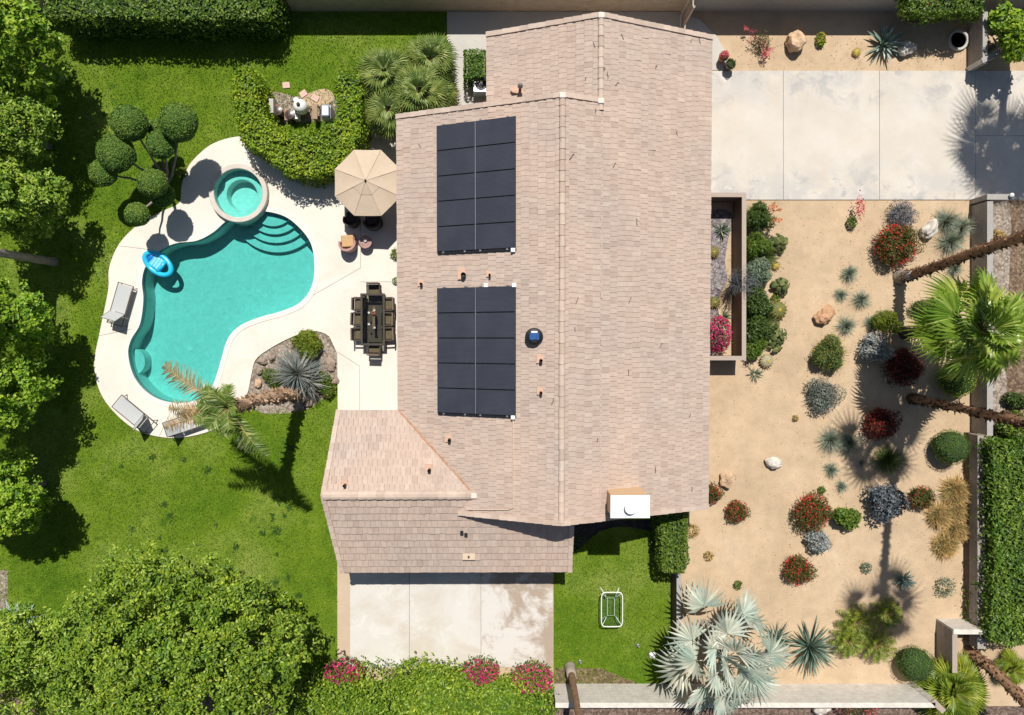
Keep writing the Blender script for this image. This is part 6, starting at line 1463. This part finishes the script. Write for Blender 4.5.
# glass table on the small lawn
gx, gy = spec(612, 609.5, .7); t = empty('glass_table', (gx, gy, 0), 'white framed glass table alone on the small lawn', 'table')
TW, TL = .50, .82; a = np.linspace(0, 2*math.pi, 48, endpoint=False); se = lambda v: np.sign(v)*np.abs(v)**.28
mb = MB(); tube(mb, np.c_[TW*se(np.cos(a)), TL*se(np.sin(a)), .7+0*a], .026, 7, False, True); mb.build('frame', M['white'], t, smooth=True)
mb = MB(); prism(mb, np.c_[TW*.97*se(np.cos(a)), TL*.98*se(np.sin(a))], .69, .70); mb.build('tabletop', M['glass'], t)
for sx in (-1, 1):
    for sy in (-1, 1): mb = MB(); tube(mb, trunk_pts([(sx*.46, sy*.80, 0), (sx*.17, sy*.40, .38), (sx*.44, sy*.74, .67)], 12, 0), .022, 6); mb.build('leg', M['white'], t, smooth=True)
mb = MB(); tube(mb, [(-.17,-.42,.36),(.17,-.42,.36),(.17,.42,.36),(-.17,.42,.36)], .016, 6, False, True); mb.build('stretcher', M['white'], t)
for px, py, lab in [(638,645,'small grey sprinkler head on the small lawn near the silver palm'),(580,661,'small grey sprinkler head at the bare patch of the small lawn')]:
    mb = MB(); lathe(mb, [(.10,0),(.09,.06),(.05,.09),(.05,.2),(0,.21)], 12); tag(mb.build('sprinkler', M['lead'], loc=(*at2(px, py), .006)), lab, 'sprinkler')

# barbecue nook
x, y = spec(300, 106, .8); t = empty('kamado_grill', (x, y, 0), 'round white domed grill in the hedge nook', 'grill')
mb = MB(); lathe(mb, [(.2,.35),(.30,.5),(.33,.68),(.32,.72)], 28); mb.build('body', M['white'], t, smooth=True); mb = MB(); lathe(mb, [(.325,.725),(.33,.76),(.29,.9),(.2,1.0),(.08,1.04),(.07,1.04)], 28); mb.build('lid', M['white'], t, smooth=True); mb = MB(); lathe(mb, [(.075,1.03),(.085,1.09),(.05,1.12),(0,1.12)], 14); mb.build('vent', M['black'], t)
mb = MB()
for k in range(4): a_ = k*math.pi/2+.4; tube(mb, [(.34*math.cos(a_), .34*math.sin(a_), 0), (.22*math.cos(a_), .22*math.sin(a_), .4)], .025, 6)
lathe(mb, [(.25,.30),(.25,.34)], 20); mb.build('stand', M['wood'], t)
x, y = spec(325.5, 111, .9); t = empty('gas_grill', (x, y, 0), 'stainless gas grill against the right arm of the hedge', 'grill'); mb = MB(); bbox(mb, -.22, -.3, .08, .22, .3, .8, .02); mb.build('body', M['steel'], t); mb = MB(); bbox(mb, -.2, -.28, .802, .2, .28, 1.0, .07); mb.build('lid', M['steel'], t); mb = MB(); tube(mb, [(-.24,-.2,.9),(-.26,-.2,.9),(-.26,.2,.9),(-.24,.2,.9)], .015, 6); mb.build('handle', M['black'], t)
for s in (-1, 1): mb = MB(); lathe(mb, [(.06,0),(.06,.08)], 12, (0, s*.22, 0)); mb.build('wheel', M['black'], t)
x, y = spec(314.5, 111, .7); t = empty('wooden_stand', (x, y, 0), 'narrow pale wooden stand left of the gas grill', 'stand'); mb = MB(); bbox(mb, -.12, -.35, .6, .12, .35, .66, .01); mb.build('tabletop', M['wood'], t)
for sx in (-1, 1):
    for sy in (-1, 1): mb = MB(); box(mb, sx*.09-.02, sy*.3-.02, 0, sx*.09+.02, sy*.3+.02, .598); mb.build('leg', M['wood'], t)
x, y = spec(286.5, 114, .6); t = empty('wooden_stand', (x, y, 0), 'tan wooden stand beside dark bins in the hedge nook', 'stand'); mb = MB(); bbox(mb, -.11, -.27, .5, .11, .27, .56, .01); mb.build('tabletop', M['wood'], t)
for sx in (-1, 1):
    for sy in (-1, 1): mb = MB(); box(mb, sx*.08-.02, sy*.23-.02, 0, sx*.08+.02, sy*.23+.02, .498); mb.build('leg', M['wood'], t)
x, y = spec(295.5, 114, .5); t = empty('white_crate', (x, y, 0), 'white storage rack left of the domed grill', 'rack'); mb = MB(); 
for z in (.1, .45): bbox(mb, -.12, -.22, z, .12, .22, z+.03, .008)
mb.build('shelf', M['white'], t); mb = MB()
for sx in (-1, 1):
    for sy in (-1, 1): tube(mb, [(sx*.11, sy*.2, 0), (sx*.11, sy*.2, .6)], .012, 6)
mb.build('frame', M['white'], t)
mb = MB(); x, y = spec(296, 99.5, .2); lathe(mb, [(.10,0),(.13,.2),(.12,.22),(.1,.2),(0,.18)], 16); tag(mb.build('bucket', M['white'], loc=(x, y, .01)), 'small white bucket beside the domed grill', 'bucket')
x, y = spec(271, 105, .9); t = empty('tool_rack', (x, y, 0), 'tall pale cabinet against the left arm of the hedge', 'cabinet'); mb = MB(); bbox(mb, -.1, -.35, 0, .1, .3, .9, .015); mb.build('body', M['stonewhite'], t); mb = MB(); bbox(mb, .104, -.15, .3, .26, .12, .62, .02); mb.build('box', M['terracotta'], t)
for k, (px, py, lab) in enumerate([(279,112,'dark round bin in the hedge nook'),(291,116,'dark round bin against the hedge behind the domed grill')]):
    x, y = spec(px, py, .4); t = empty('bin', (x, y, 0), lab, 'bin', 'dark bins in the hedge nook'); mb = MB(); lathe(mb, [(.17,0),(.21,.55),(.22,.55),(.22,.58)], 20); mb.build('body', M['black'], t); mb = MB(); lathe(mb, [(.225,.582),(.22,.62),(.06,.65),(0,.65)], 20); mb.build('lid', M['potdark'], t)
for k, (px, py, rz, lab) in enumerate([(286.5,85.5,.1,'pink stepping stone furthest up the lawn'),(303.5,94,.6,'tilted pink stepping stone above the domed grill'),(315.5,98.5,-.5,'pink stepping stone on the bare earth patch')]):
    mb = MB(); bbox(mb, -.17, -.14, -.02, .17, .14, .05, .015); o = mb.build('stepping_stone', M['paver'], loc=(*at2(px, py), .012)); o.rotation_euler.z = rz; tag(o, lab, 'stepping stone', 'pink stepping stones')
x, y = spec(486.5, 84, .8); t = empty('air_conditioner', (x-.25, y, .05), 'grey outdoor unit beside the square clipped hedge', 'air conditioner'); mb = MB(); bbox(mb, -.36, -.36, 0, .36, .36, .75, .03); mb.build('body', M['steel'], t); mb = MB(); lathe(mb, [(.28,.752),(.28,.77),(.05,.78),(0,.78)], 24); mb.build('fan_grille', M['black'], t)
for o_ in bpy.data.objects:
    if o_.get('category') and not o_.get('kind'): o_['kind'] = 'thing'
print('objects', len(bpy.data.objects), 'verts', sum(len(m.vertices) for m in bpy.data.meshes))
